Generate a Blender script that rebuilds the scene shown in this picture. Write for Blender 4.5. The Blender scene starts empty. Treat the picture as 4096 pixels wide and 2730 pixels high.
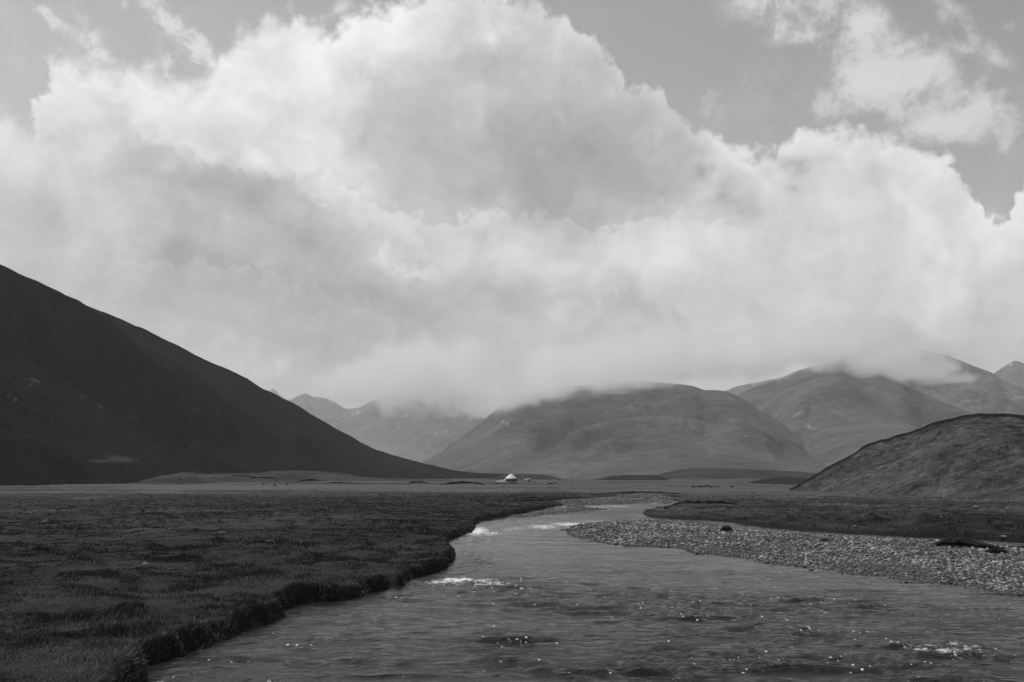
import bpy, bmesh, math, random
import numpy as np
from mathutils import Vector, Matrix

rng = np.random.default_rng(11)
random.seed(4)
S = bpy.context.scene
COL = S.collection
CAM_H = 4.0                       # camera above the water
PITCH = math.atan((1900 - 1365) / 3982)
FOC = 3982.0
EXPO = -0.6
GAIN = 2 ** (-EXPO)
SUN_AZ, SUN_EL = math.radians(-50), math.radians(55)   # azimuth from +Y towards +X

# ------------------------------------------------------------------ helpers
def ray(px, py):
    """unit direction of the photograph's pixel (4096 x 2730)"""
    x = (np.asarray(px, float) - 2048) / FOC
    v = (1365 - np.asarray(py, float)) / FOC
    c, s = math.cos(PITCH), math.sin(PITCH)
    d = np.stack([x, c - v * s, s + v * c], -1)
    return d / np.linalg.norm(d, axis=-1, keepdims=True)

def on_plane(px, py, z=0.0):
    d = ray(px, py)
    t = (z - CAM_H) / d[..., 2]
    return np.stack([d[..., 0] * t, d[..., 1] * t], -1)

def az_el(px, py):
    d = ray(px, py)
    return np.arctan2(d[..., 0], d[..., 1]), np.arcsin(d[..., 2])

def at_range(px, py, r):
    """point on the pixel's ray at horizontal range r"""
    d = ray(px, py)
    h = np.hypot(d[..., 0], d[..., 1])
    return np.stack([d[..., 0] / h * r, d[..., 1] / h * r, CAM_H + d[..., 2] / h * r], -1)

def _hash(ix, iy, seed):
    h = (ix.astype(np.int64) * 374761393 + iy.astype(np.int64) * 668265263 + seed * 1442695041) & 0xFFFFFFFF
    h = ((h ^ (h >> 13)) * 1274126177) & 0xFFFFFFFF
    h = ((h ^ (h >> 16)) * 2246822519) & 0xFFFFFFFF
    return (h & 0xFFFFFF) / float(0xFFFFFF) * 2 - 1

def vnoise(x, y, seed=0):
    x = np.asarray(x, float); y = np.asarray(y, float)
    ix, iy = np.floor(x), np.floor(y)
    fx, fy = x - ix, y - iy
    ux = fx * fx * fx * (fx * (fx * 6 - 15) + 10); uy = fy * fy * fy * (fy * (fy * 6 - 15) + 10)
    a, b = _hash(ix, iy, seed), _hash(ix + 1, iy, seed)
    c, d = _hash(ix, iy + 1, seed), _hash(ix + 1, iy + 1, seed)
    return (a * (1 - ux) + b * ux) * (1 - uy) + (c * (1 - ux) + d * ux) * uy

def fbm(x, y, octs=5, seed=0, gain=0.5):
    s, a, t = 0, 1.0, 0
    for o in range(octs):
        s = s + a * vnoise(x * 2 ** o + o * 17.3, y * 2 ** o - o * 9.1, seed + o)
        t += a; a *= gain
    return s / t

def sstep(a, b, x):
    t = np.clip((x - a) / (b - a), 0, 1)
    return t * t * (3 - 2 * t)

def sdist(P, poly):
    """signed distance to a closed polygon, negative inside"""
    P = np.asarray(P, float); out = np.empty(len(P))
    A = np.asarray(poly, float); B = np.roll(A, -1, 0)
    for k in range(0, len(P), 60000):
        p = P[k:k + 60000]
        best = np.full(len(p), 1e18); ins = np.zeros(len(p), bool)
        for a, b in zip(A, B):
            ab = b - a; L = max(ab @ ab, 1e-12)
            t = np.clip(((p - a) @ ab) / L, 0, 1)
            q = p - (a + t[:, None] * ab)
            best = np.minimum(best, (q * q).sum(1))
            cond = (a[1] > p[:, 1]) != (b[1] > p[:, 1])
            if abs(ab[1]) > 1e-12:
                xi = ab[0] * (p[:, 1] - a[1]) / ab[1] + a[0]
                ins ^= cond & (p[:, 0] < xi)
        d = np.sqrt(best); out[k:k + 60000] = np.where(ins, -d, d)
    return out

def mesh_np(name, V, F, mats=(), smooth=True, parent=None, attrs=None):
    """mesh object from numpy vertices and quads/tris"""
    V = np.asarray(V, np.float32); F = np.asarray(F, np.int32)
    me = bpy.data.meshes.new(name)
    me.vertices.add(len(V)); me.vertices.foreach_set('co', V.ravel())
    k = F.shape[1]
    me.loops.add(F.size); me.loops.foreach_set('vertex_index', F.ravel())
    me.polygons.add(len(F))
    me.polygons.foreach_set('loop_start', np.arange(0, F.size, k, dtype=np.int32))
    me.polygons.foreach_set('loop_total', np.full(len(F), k, np.int32))
    me.polygons.foreach_set('use_smooth', np.full(len(F), smooth))
    for n, a in (attrs or {}).items():
        at = me.attributes.new(n, 'FLOAT', 'POINT'); at.data.foreach_set('value', np.asarray(a, np.float32))
    me.update(calc_edges=True); me.validate()
    for m in mats: me.materials.append(m)
    o = bpy.data.objects.new(name, me); COL.objects.link(o)
    if parent: o.parent = parent
    return o

def grid_faces(nr, nc, wrap=False):
    i = np.arange((nr - 1))[:, None]; j = np.arange(nc if wrap else nc - 1)[None, :]
    j2 = (j + 1) % nc
    a = i * nc + j; b = i * nc + j2; c = (i + 1) * nc + j2; d = (i + 1) * nc + j
    return np.stack([a, b, c, d], -1).reshape(-1, 4)

def obj_bm(name, bm, mats, parent=None, smooth=False):
    me = bpy.data.meshes.new(name)
    bmesh.ops.recalc_face_normals(bm, faces=bm.faces)
    bm.to_mesh(me); bm.free()
    if smooth:
        me.polygons.foreach_set('use_smooth', [True] * len(me.polygons))
    for m in (mats if isinstance(mats, (list, tuple)) else [mats]): me.materials.append(m)
    o = bpy.data.objects.new(name, me); COL.objects.link(o)
    if parent: o.parent = parent
    return o

def tag(o, label=None, cat=None, group=None, kind=None):
    if label: o['label'] = label
    if cat: o['category'] = cat
    if group: o['group'] = group
    if kind: o['kind'] = kind
    return o

def empty(name, loc, rz=0.0, scale=1.0):
    o = bpy.data.objects.new(name, None); COL.objects.link(o)
    o.location = loc; o.rotation_euler = (0, 0, rz); o.scale = (scale,) * 3
    o.empty_display_size = 0.5
    return o

def copy_tree(o, parent=None):
    c = o.copy(); COL.objects.link(c); c.parent = parent
    for ch in list(o.children): copy_tree(ch, c)
    return c

class NT:
    """small node-graph writer"""
    def __init__(s, tree): s.t = tree
    def n(s, typ, ins=None, **props):
        nd = s.t.nodes.new(typ)
        for k, v in props.items(): setattr(nd, k, v)
        for k, v in (ins or {}).items():
            sk = nd.inputs[k]
            if hasattr(v, 'is_output'): s.t.links.new(v, sk)
            else: sk.default_value = v
        return nd
    def m(s, op, a, b=0.0, c=0.0, clamp=False):
        nd = s.n('ShaderNodeMath', operation=op, use_clamp=clamp)
        for sk, v in zip(nd.inputs, (a, b, c)):
            if hasattr(v, 'is_output'): s.t.links.new(v, sk)
            else: sk.default_value = v
        return nd.outputs[0]
    def v(s, op, a, b=(0, 0, 0), c=(0, 0, 0)):
        nd = s.n('ShaderNodeVectorMath', operation=op)
        for sk, x in zip(nd.inputs, (a, b, c)):
            if hasattr(x, 'is_output'): s.t.links.new(x, sk)
            else: sk.default_value = x
        return nd.outputs['Value'] if op in ('LENGTH', 'DOT_PRODUCT', 'DISTANCE') else nd.outputs[0]
    def map(s, x, a, b, c=0.0, d=1.0, interp='SMOOTHSTEP'):
        nd = s.n('ShaderNodeMapRange', {'From Min': a, 'From Max': b, 'To Min': c, 'To Max': d}, interpolation_type=interp)
        s.t.links.new(x, nd.inputs['Value']); return nd.outputs['Result']
    def noise(s, vec, scale, detail=5.0, rough=0.5, dist=0.0, out='Fac', lac=2.0):
        nd = s.n('ShaderNodeTexNoise', {'Scale': scale, 'Detail': detail, 'Roughness': rough, 'Distortion': dist, 'Lacunarity': lac})
        if vec is not None: s.t.links.new(vec, nd.inputs['Vector'])
        return nd.outputs[out if out == 'Color' else 0]
    def mixf(s, f, a, b):
        nd = s.n('ShaderNodeMix', data_type='FLOAT')
        for i, x in ((0, f), (2, a), (3, b)):
            if hasattr(x, 'is_output'): s.t.links.new(x, nd.inputs[i])
            else: nd.inputs[i].default_value = x
        return nd.outputs[0]
    def grey(s, f):
        nd = s.n('ShaderNodeCombineColor')
        for i in range(3):
            if hasattr(f, 'is_output'): s.t.links.new(f, nd.inputs[i])
            else: nd.inputs[i].default_value = f
        return nd.outputs[0]
    def scalevec(s, vec, sc, loc=(0, 0, 0)):
        nd = s.n('ShaderNodeMapping', {'Scale': sc, 'Location': loc}); s.t.links.new(vec, nd.inputs['Vector'])
        return nd.outputs[0]
    def attr(s, name):
        return s.n('ShaderNodeAttribute', attribute_name=name).outputs['Fac']

def material(name):
    m = bpy.data.materials.new(name); m.use_nodes = True
    m.node_tree.nodes.clear()
    g = NT(m.node_tree)
    out = g.n('ShaderNodeOutputMaterial')
    return m, g, out

def simple_mat(name, val, rough=0.85, var=0.25, scale=6.0, bump=0.0, spec=0.2, coord='Object'):
    """grey surface with a procedural mottling"""
    m, g, out = material(name)
    tc = g.n('ShaderNodeTexCoord').outputs[coord]
    nz = g.noise(tc, scale, 6, 0.6)
    f = g.m('MULTIPLY', g.map(nz, 0.25, 0.75, 1 - var, 1 + var, 'LINEAR'), val)
    b = g.n('ShaderNodeBsdfPrincipled', {'Base Color': g.grey(f), 'Roughness': rough, 'Specular IOR Level': spec})
    if bump:
        bp = g.n('ShaderNodeBump', {'Strength': 1.0, 'Distance': bump, 'Height': nz}); g.t.links.new(bp.outputs[0], b.inputs['Normal'])
    g.t.links.new(b.outputs[0], out.inputs['Surface'])
    return m

# ------------------------------------------------------------------ camera, sun, render
cd = bpy.data.cameras.new('camera'); cam = bpy.data.objects.new('camera', cd); COL.objects.link(cam)
cam.location = (0, 0, CAM_H); cam.rotation_euler = (math.pi / 2 + PITCH, 0, 0)
cd.sensor_width = 36; cd.lens = 35.0; cd.clip_start = 0.3; cd.clip_end = 60000
S.camera = cam
sl = bpy.data.lights.new('sun', 'SUN'); so = bpy.data.objects.new('sun', sl); COL.objects.link(so)
sl.energy = 4.9; sl.angle = math.radians(0.5); sl.color = (1, 1, 1)
sd = Vector((math.sin(SUN_AZ) * math.cos(SUN_EL), math.cos(SUN_AZ) * math.cos(SUN_EL), math.sin(SUN_EL)))
so.rotation_euler = (-sd).to_track_quat('-Z', 'Y').to_euler()
S.view_settings.view_transform = 'Standard'; S.view_settings.look = 'None'
S.view_settings.exposure = EXPO; S.view_settings.gamma = 1
S.render.engine = 'CYCLES'
C = S.cycles
C.use_denoising = True; C.filter_width = 1.4; C.denoiser = 'OPENIMAGEDENOISE'; C.denoising_input_passes = 'RGB_ALBEDO_NORMAL'
C.max_bounces = 24; C.diffuse_bounces = 2; C.glossy_bounces = 3; C.transmission_bounces = 3; C.volume_bounces = 16
C.transparent_max_bounces = 8; C.use_adaptive_sampling = False
C.sample_clamp_indirect = 4.0; C.sample_clamp_direct = 24.0; C.volume_max_steps = 256

# ------------------------------------------------------------------ sky: Nishita air with procedural cumulus laid out by azimuth and elevation
AZ0, AZ1, EL1 = -0.75, 0.75, 0.62
EDGE = [(0,415),(60,440),(105,485),(128,470),(145,350),(180,225),(255,128),(290,150),(330,205),(380,205),(440,222),(480,238),(560,240),
        (640,262),(720,285),(800,262),(870,200),(895,140),(940,105),(1000,88),(1060,40),(1120,55),(1180,18),(1240,42),(1330,82),(1390,30),(1430,5),
        (1480,-20),(1540,5),(1580,-40),(1800,-70),(2100,-50),(2180,-15),(2225,25),(2260,15),(2300,55),(2340,85),(2390,118),(2428,145),(2436,185),(2425,230),
        (2470,262),(2496,325),(2520,345),(2540,300),(2565,280),(2600,305),(2640,318),(2650,370),(2700,425),(2750,442),(2800,462),(2870,500),(2905,535),
        (2950,545),(3040,575),(3090,560),(3130,530),(3200,495),(3290,480),(3330,482),(3400,488),(3470,505),(3520,505),(3580,530),(3690,560),
        (3760,605),(3782,640),(3850,690),(3900,735),(3945,790),(3975,840),(4010,850),(4040,770),(4070,735),(4096,715)]
ROWY = [0,170,340,510,680,850,1020,1190,1360,1530,1720]
LAT = [
 [222,224,226,228,230,234,226,198,188,210,226,220,222,220,216,206,204],
 [222,230,232,230,230,232,238,208,192,202,224,224,220,218,216,208,204],
 [222,226,230,232,230,226,208,192,186,188,204,228,224,220,216,214,208],
 [228,220,214,224,230,222,196,184,181,180,186,210,226,224,222,218,212],
 [224,214,198,192,212,218,202,184,177,174,178,198,218,214,222,222,218],
 [206,206,200,186,182,200,210,196,180,182,187,204,206,214,222,224,222],
 [196,192,184,176,170,174,190,206,204,208,216,218,218,214,218,222,222],
 [190,182,174,168,158,162,174,184,188,196,206,206,214,216,214,218,218],
 [192,188,184,190,180,172,174,176,188,194,204,218,228,230,228,212,210],
 [192,192,192,198,188,178,170,166,180,196,210,216,220,220,222,208,205],
 [192,192,192,196,186,178,172,168,180,194,208,214,218,218,218,206,205]]

w = bpy.data.worlds.new('World'); S.world = w; w.use_nodes = True
w.node_tree.nodes.clear(); g = NT(w.node_tree)
wout = g.n('ShaderNodeOutputWorld')
dirv = g.n('ShaderNodeTexCoord').outputs['Generated']
sx = g.n('ShaderNodeSeparateXYZ', {'Vector': dirv})

def curve_node(x, pts, handle='AUTO'):
    nd = g.n('ShaderNodeFloatCurve', {'Value': x}); c = nd.mapping.curves[0]
    pts = sorted(pts); nd.mapping.use_clip = False
    c.points[0].location = pts[0]; c.points[1].location = pts[-1]
    for p in pts[1:-1]: c.points.new(*p)
    for p in c.points: p.handle_type = handle
    nd.mapping.update(); return nd.outputs[0]

# domain warp (3D noise on the direction itself)
warp = g.v('SUBTRACT', g.noise(dirv, 9.0, 4, 0.55, out='Color'), (0.5, 0.5, 0.5))
wsp = g.n('ShaderNodeSeparateXYZ', {'Vector': warp})
az = g.m('ARCTAN2', sx.outputs[0], sx.outputs[1])
el = g.m('ARCSINE', sx.outputs[2])
def norm_az(a): return g.map(a, AZ0, AZ1, 0, 1, 'LINEAR')
# --- big cumulus deck: coverage below an edge line, billows along the edge
wf_ = g.n('ShaderNodeSeparateXYZ', {'Vector': g.noise(dirv, 30.0, 5, 0.62, out='Color')})
az1 = g.m('MULTIPLY_ADD', g.m('SUBTRACT', wf_.outputs[0], 0.5), 0.055, g.m('MULTIPLY_ADD', wsp.outputs[0], 0.022, az))
X = norm_az(az1)
ea, ee = az_el(*np.array(EDGE, float).T)
epts = [((a - AZ0) / (AZ1 - AZ0), e / EL1) for a, e in zip(ea, ee)]
epts = [(0.0, 0.33), (epts[0][0] - 0.06, 0.50)] + epts + [(epts[-1][0] + 0.05, 0.50), (1.0, 0.42)]
edge = g.m('MULTIPLY', curve_node(X, epts, 'VECTOR'), EL1)
n_big = g.m('SUBTRACT', g.noise(dirv, 26.0, 6, 0.62), 0.5)
vor = g.n('ShaderNodeTexVoronoi', {'Scale': 48.0, 'Detail': 2.0, 'Roughness': 0.55, 'Smoothness': 0.35}, feature='SMOOTH_F1')
g.t.links.new(g.v('MULTIPLY_ADD', warp, (0.05, 0.05, 0.05), dirv) , vor.inputs['Vector'])
puff = g.m('SUBTRACT', 0.45, vor.outputs['Distance'])
bil = g.m('ADD', g.m('MULTIPLY', n_big, 0.045), g.m('MULTIPLY', puff, 0.016))
depth = g.m('ADD', g.m('SUBTRACT', edge, el), bil)            # radians below the cloud's top edge
# crisp on the right hand lobes, ragged and thin on the left ones
soft = g.map(az, -0.40, 0.02, 0.017, 0.007)
cov = g.m('DIVIDE', g.m('ADD', depth, g.m('MULTIPLY', soft, 0.6)), g.m('MULTIPLY', soft, 2.0), clamp=True)
cov = g.map(cov, 0, 1)
# --- loose clouds and wisps: ellipses with torn noise edges  (px, py, rx, ry, turn, opacity)
n_fine = g.m('SUBTRACT', g.noise(dirv, 24.0, 7, 0.68, 0.25), 0.5)
n_wisp = g.m('SUBTRACT', g.noise(dirv, 38.0, 6, 0.70, 0.5), 0.5)
azw = g.m('MULTIPLY_ADD', wsp.outputs[1], 0.03, az); elw = g.m('MULTIPLY_ADD', wsp.outputs[2], 0.03, el)
P2 = g.n('ShaderNodeCombineXYZ', {0: azw, 1: elw, 2: 1.0}).outputs[0]
def blob(px, py, rx, ry, rot=0.0):
    ca, ce = (float(q) for q in az_el(px, py))
    c, s = math.cos(math.radians(rot)), math.sin(math.radians(rot))
    ux, uy, vx, vy = c * FOC / rx, s * FOC / rx, -s * FOC / ry, c * FOC / ry
    u = g.v('DOT_PRODUCT', P2, (ux, uy, -(ux * ca + uy * ce))); v = g.v('DOT_PRODUCT', P2, (vx, vy, -(vx * ca + vy * ce)))
    return g.m('POWER', 1 / math.e, g.m('MULTIPLY_ADD', v, v, g.m('MULTIPLY', u, u)))
LOOSE = [(2980,70,70,60,-20,.5),(3240,160,120,50,-20,.5),(3860,120,150,40,-45,.5),(3950,230,140,40,-30,.45),(3600,450,140,40,10,.5),(3880,330,120,40,20,.5),(3010,340,90,30,20,.35),(3420,560,160,30,0,.4),(3160,10,170,75,0,.75),(3060,-60,160,60,0,.8),(3330,-10,140,55,0,.7),(3440,110,110,90,-30,.9),(3470,230,140,110,-35,1.0),(3560,290,150,80,0,1.0),
         (3690,270,150,70,10,.75),(3460,330,90,60,0,.8),(3520,400,110,50,-20,.65),(3130,130,90,60,0,.5),(3760,40,110,90,-40,.55),
         (3860,440,170,70,10,.85),(3780,480,160,60,0,.8),(3980,500,180,70,-10,.6),(3700,540,150,50,0,.6),(3280,400,60,40,30,.45),(4060,580,120,50,-20,.5),
         (2825,375,55,40,0,.8),(2845,440,50,55,0,.5),(3330,440,120,45,0,.55),(4040,115,45,22,0,.45),(3680,165,35,20,0,.45)]
WISP = [(720,110,190,38,-38,.75),(850,210,160,34,-40,.8),(640,50,90,40,-35,.6),(360,150,110,55,-50,.55),(140,30,110,26,-30,.55),(190,60,80,20,-25,.5),
        (510,20,16,36,-20,.5),(720,250,110,60,0,.75),(880,290,120,60,-20,.6),(420,190,60,50,-40,.6),(930,130,60,50,0,.45),(60,455,60,30,-30,.5),(1380,40,70,50,20,.5),(820,60,140,24,-15,.25)]
def layer(items, nz, amp, lo, hi):
    tot = None
    for (px, py, rx, ry, rot, op) in items:
        b = g.m('MULTIPLY', blob(px, py, rx, ry, rot), op)
        tot = b if tot is None else g.m('MAXIMUM', tot, b) if False else g.m('ADD', tot, b)
    f = g.m('ADD', tot, g.m('MULTIPLY', nz, amp))
    return g.m('MULTIPLY', g.map(f, lo, hi), g.m('MINIMUM', g.m('MULTIPLY', tot, 1.6), 1.0))
loose = g.m('MULTIPLY', layer(LOOSE, n_fine, 5.6, 0.0, 1.9), 0.88)
wisps = g.m('MULTIPLY', layer(WISP, n_wisp, 5.5, 0.05, 1.8), 0.95)
# thin veil haze in the clear parts
veil = g.m('MULTIPLY', g.map(g.noise(dirv, 11.0, 7, 0.62, 0.15), 0.50, 0.78), 0.22)
other = g.m('MAXIMUM', g.m('MAXIMUM', loose, wisps), veil)
# --- brightness of the deck: a coarse lattice, swirled by the warp, plus billows
warp2 = g.v('SUBTRACT', g.noise(dirv, 5.5, 6, 0.55, out='Color'), (0.5, 0.5, 0.5))
w2 = g.n('ShaderNodeSeparateXYZ', {'Vector': warp2})
az2 = g.m('MULTIPLY_ADD', w2.outputs[0], 0.10, az); el2 = g.m('MULTIPLY_ADD', w2.outputs[2], 0.10, el)
X2 = norm_az(az2)
lat = np.array(LAT, float); pxs = np.arange(17) * 256.0
els = [float(az_el(2048, y)[1]) for y in ROWY]
acc = None
for j, e in enumerate(els):
    pts = []
    for a in np.linspace(-0.50, 0.50, 21):
        # pixel of this azimuth and elevation
        d = np.array([math.sin(a) * math.cos(e), math.cos(a) * math.cos(e), math.sin(e)])
        c, s = math.cos(PITCH), math.sin(PITCH)
        zc = d[1] * c + d[2] * s; px = 2048 + FOC * d[0] / zc; py = 1365 - FOC * (-d[1] * s + d[2] * c) / zc
        col = np.array([np.interp(px, pxs, r) for r in lat])
        pts.append(((a - AZ0) / (AZ1 - AZ0), float(np.interp(py, ROWY, col)) / 255))
    cj = curve_node(X2, [(0.0, pts[0][1])] + pts + [(1.0, pts[-1][1])])
    acc = cj if acc is None else g.mixf(g.map(el2, els[j - 1], e, 0, 1), acc, cj)
bn = g.m('SUBTRACT', g.noise(dirv, 7.0, 6, 0.58, 0.3), 0.5)
bn2 = g.m('SUBTRACT', g.noise(g.scalevec(dirv, (1, 1, 1.5)), 19.0, 6, 0.60, 0.4), 0.5)
vb = g.n('ShaderNodeTexVoronoi', {'Scale': 9.0, 'Detail': 3.0, 'Roughness': 0.6, 'Smoothness': 0.6}, feature='SMOOTH_F1')
g.t.links.new(g.v('MULTIPLY_ADD', warp2, (0.25, 0.25, 0.25), dirv), vb.inputs['Vector'])
bright = g.m('ADD', acc, g.m('ADD', g.m('MULTIPLY', bn, 0.17), g.m('MULTIPLY', bn2, 0.13)))
bright = g.m('ADD', bright, g.m('MULTIPLY', g.m('SUBTRACT', 0.62, vb.outputs['Distance']), 0.13))
bright = g.m('MULTIPLY_ADD', g.m('SUBTRACT', bright, 0.80), 1.25, 0.858)
# lit rim just inside the top edge, soft lobes
rim = g.m('EXPONENT', g.m('MULTIPLY', g.m('ABSOLUTE', g.m('SUBTRACT', depth, 0.010)), -60.0))
bright = g.m('ADD', bright, g.m('MULTIPLY', rim, g.map(az, -0.3, 0.1, 0.015, 0.045)))
# lit puffs and shaded pockets inside the deck  (px, py, rx, ry, turn, strength in display levels)
PUFF = [(1975,125,80,40,25,17),(1960,175,50,35,0,14),(1600,1065,125,50,-20,26),(1710,1085,70,50,20,20),(1530,1005,50,40,0,20),
        (2600,575,90,50,-30,15),(2630,530,40,30,0,10),(1985,830,110,70,20,22),(1060,650,150,36,-33,18),(1400,740,170,40,-35,14),(760,600,90,34,-20,14),
        (330,640,90,40,0,12),(2830,700,45,35,0,-20),(2930,740,50,25,20,-18),(3200,700,50,40,0,-26),(3150,680,70,30,0,-16),
        (2950,830,130,45,-25,-22),(3180,770,70,22,-10,-18),(3290,650,40,16,0,-12),(1100,880,260,60,-30,-10),(1450,330,150,120,0,-10),
        (780,300,55,30,-30,-34),(860,310,30,20,-30,-26),(660,225,30,16,0,-20),(900,205,40,26,-45,-34),(1140,1480,90,40,0,22),(1250,1560,60,40,0,14),
        (1080,1440,30,60,20,-14),(1640,1555,120,60,0,-8),(250,560,110,70,-40,-12),(3420,640,200,60,0,6),(2150,560,200,120,0,-6),(1500,1180,200,60,-25,-8),(900,1060,260,60,-15,-8)]
for (px, py, rx, ry, rot, k) in PUFF:
    t = g.m('MULTIPLY', blob(px, py, rx, ry, rot), g.m('MAXIMUM', g.m('MULTIPLY_ADD', n_wisp, 5.5, g.m('MULTIPLY_ADD', n_fine, 3.0, 1.0)), 0.0))
    bright = g.m('MULTIPLY_ADD', t, k / 255, bright)
# overlapping decks: each lip is lit (or shaded) along its line and fades downwards  (points, levels, fade px, softness px)
LIPS = [([(1130,560),(1200,610),(1300,690),(1450,770),(1600,815),(1720,852),(1830,850),(1900,800),(1980,785),(2060,815),(2200,850),(2400,872),(2700,858),(2900,905)], 24, 190, 16),
        ([(150,250),(230,245),(330,300),(450,400),(560,500),(640,535),(760,560),(860,630),(1000,640),(1150,690),(1300,790),(1500,860)], -20, 230, 22),
        ([(350,1010),(500,1000),(700,1025),(900,1035),(1050,1060),(1200,1110),(1400,1170),(1600,1260),(1750,1300)], 15, 150, 14),
        ([(60,820),(200,850),(420,870),(600,930),(800,960)], -10, 160, 25),
        ([(800,1290),(930,1275),(1030,1300),(1150,1350),(1280,1400),(1350,1470)], 12, 120, 12),
        ([(1200,1370),(1300,1340),(1420,1350),(1600,1400),(1850,1440)], 8, 130, 16),
        ([(2550,620),(2620,640),(2700,780),(2800,860),(2950,880),(3100,850)], 12, 140, 14),
        ([(3000,640),(3130,620),(3260,700),(3400,740),(3600,760),(3900,860)], 7, 160, 22),
        ([(2290,1310),(2400,1250),(2430,1180),(2500,1155),(2580,1185),(2660,1195),(2740,1240),(2790,1290),(2900,1330)], -20, 150, 34),
        ([(1900,1080),(2050,1030),(2200,1060),(2350,1020),(2500,1080)], 10, 120, 18)]
lipn = g.m('ADD', g.m('MULTIPLY', n_big, 0.055), g.m('MULTIPLY', puff, 0.016))
for pts, lev, fade, sf in LIPS:
    a_, e_ = az_el(*np.array(pts, float).T); q_ = [((a - AZ0) / (AZ1 - AZ0), float(e)) for a, e in zip(a_, e_)]
    ln = curve_node(X, [(0.0, q_[0][1])] + q_ + [(1.0, q_[-1][1])], 'VECTOR')
    d_ = g.m('ADD', g.m('SUBTRACT', ln, el), lipn)
    k_ = g.m('MULTIPLY', g.map(d_, -sf / FOC, sf / FOC), g.m('POWER', 1 / math.e, g.m('MULTIPLY', g.m('MAXIMUM', d_, 0.0), FOC / fade)))
    wd = (a_[-1] - a_[0]) * 0.2
    k_ = g.m('MULTIPLY', k_, g.m('MULTIPLY', g.map(az, a_[0], a_[0] + wd), g.map(az, a_[-1], a_[-1] - wd)))
    bright = g.m('MULTIPLY_ADD', k_, lev / 255, bright)
bright = g.m('MINIMUM', g.m('MAXIMUM', bright, 0.55), 0.97)
cloud = g.m('MULTIPLY', g.m('POWER', bright, 2.2), GAIN * 10)
thin = g.m('MULTIPLY', g.m('POWER', g.m('ADD', g.m('MULTIPLY', bn2, 0.10), 0.875), 2.2), GAIN * 10)
# --- clear air
sky = g.n('ShaderNodeTexSky', sky_type='NISHITA', sun_disc=False, sun_elevation=SUN_EL, sun_rotation=SUN_AZ, altitude=2500.0, air_density=1.0, dust_density=0.6, ozone_density=1.0)
bw = g.n('ShaderNodeRGBToBW', {'Color': sky.outputs[0]})
clear = g.m('MULTIPLY', bw.outputs[0], 2.2)
a1 = g.mixf(other, clear, thin)
tot = g.mixf(cov, a1, cloud)
bg = g.n('ShaderNodeBackground', {'Color': g.grey(tot), 'Strength': 0.1})
g.t.links.new(bg.outputs[0], wout.inputs['Surface'])
w.cycles.sampling_method = 'MANUAL'; w.cycles.sample_map_resolution = 1024
# ------------------------------------------------------------------ river outline (waterline points of the photograph, dropped on the water plane)
LEFTBANK = [(340,2990),(480,2830),(606,2727),(640,2660),(751,2626),(808,2594),(880,2572),(969,2541),(1074,2501),(1130,2484),(1171,2460),(1219,2424),(1290,2412),(1373,2404),(1478,2392),(1500,2372),
            (1583,2347),(1600,2331),(1640,2325),(1736,2295),(1770,2277),(1801,2262),(1819,2240),(1817,2222),(1801,2202),(1775,2186),(1772,2168),(1800,2160),(1822,2150),(1887,2131),
            (1892,2112),(1898,2100),(1934,2086),(1965,2078),(1992,2071)]
FARSIDE = [(2060,2058),(2130,2044),(2246,2023),(2200,2012),(2180,2005),(2215,1999),(2330,1996),(2430,1985),(2545,1971),(2690,1980),(2760,1990),(2690,2001),(2740,2010)]
RIGHTBANK = [(2695,2024),(2650,2036),(2616,2044),(2580,2052),(2573,2060),(2609,2070),(2700,2075),(2800,2078),(2905,2085),(2975,2097),(3049,2105),(3150,2115),(3265,2123),(3380,2130),(3481,2136),
             (3620,2143),(3770,2149),(3900,2155),(4096,2166),(4500,2200),(5200,2260)]
W_POLY = np.concatenate([on_plane(*np.array(LEFTBANK, float).T), on_plane(*np.array(FARSIDE, float).T), on_plane(*np.array(RIGHTBANK, float).T),
                         np.array([[46., 30.], [44., 4.], [40., -40.], [-2., -40.], [-3.4, 6.]])])
BAR = [(2257,2122),(2285,2112),(2301,2106),(2400,2094),(2494,2084),(2605,2080),(2800,2080),(2900,2089),(2977,2104),(3050,2116),(3121,2127),(3230,2136),(3337,2142),(3553,2146),(3661,2152),
       (3841,2160),(4096,2184),(4500,2215),(5300,2290),(5600,2560),(4900,2500),(4400,2424),(4096,2386),(3914,2364),(3733,2343),(3560,2322),(3409,2303),(3243,2278),(3130,2264),(3027,2247),(2933,2227),
       (2789,2213),(2735,2196),(2667,2191),(2540,2186),(2412,2175),(2340,2161),(2285,2136)]
FARBAR = [(2020,2072),(2110,2060),(2180,2046),(2290,2026),(2180,2012),(2190,2003),(2330,2000),(2500,2000),(2620,2004),(2600,2013),(2460,2018),(2330,2022),(2360,2034),(2450,2036),(2330,2046),(2200,2060),(2110,2068)]
TOPBAR = [(2430,1990),(2480,1982),(2560,1974),(2650,1980),(2670,1986),(2700,1998),(2660,2004),(2690,2012),(2660,2016),(2560,2006),(2600,1996),(2560,1992)]
BARS = [on_plane(*np.array(p, float).T) for p in (BAR, FARBAR, TOPBAR)]

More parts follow.
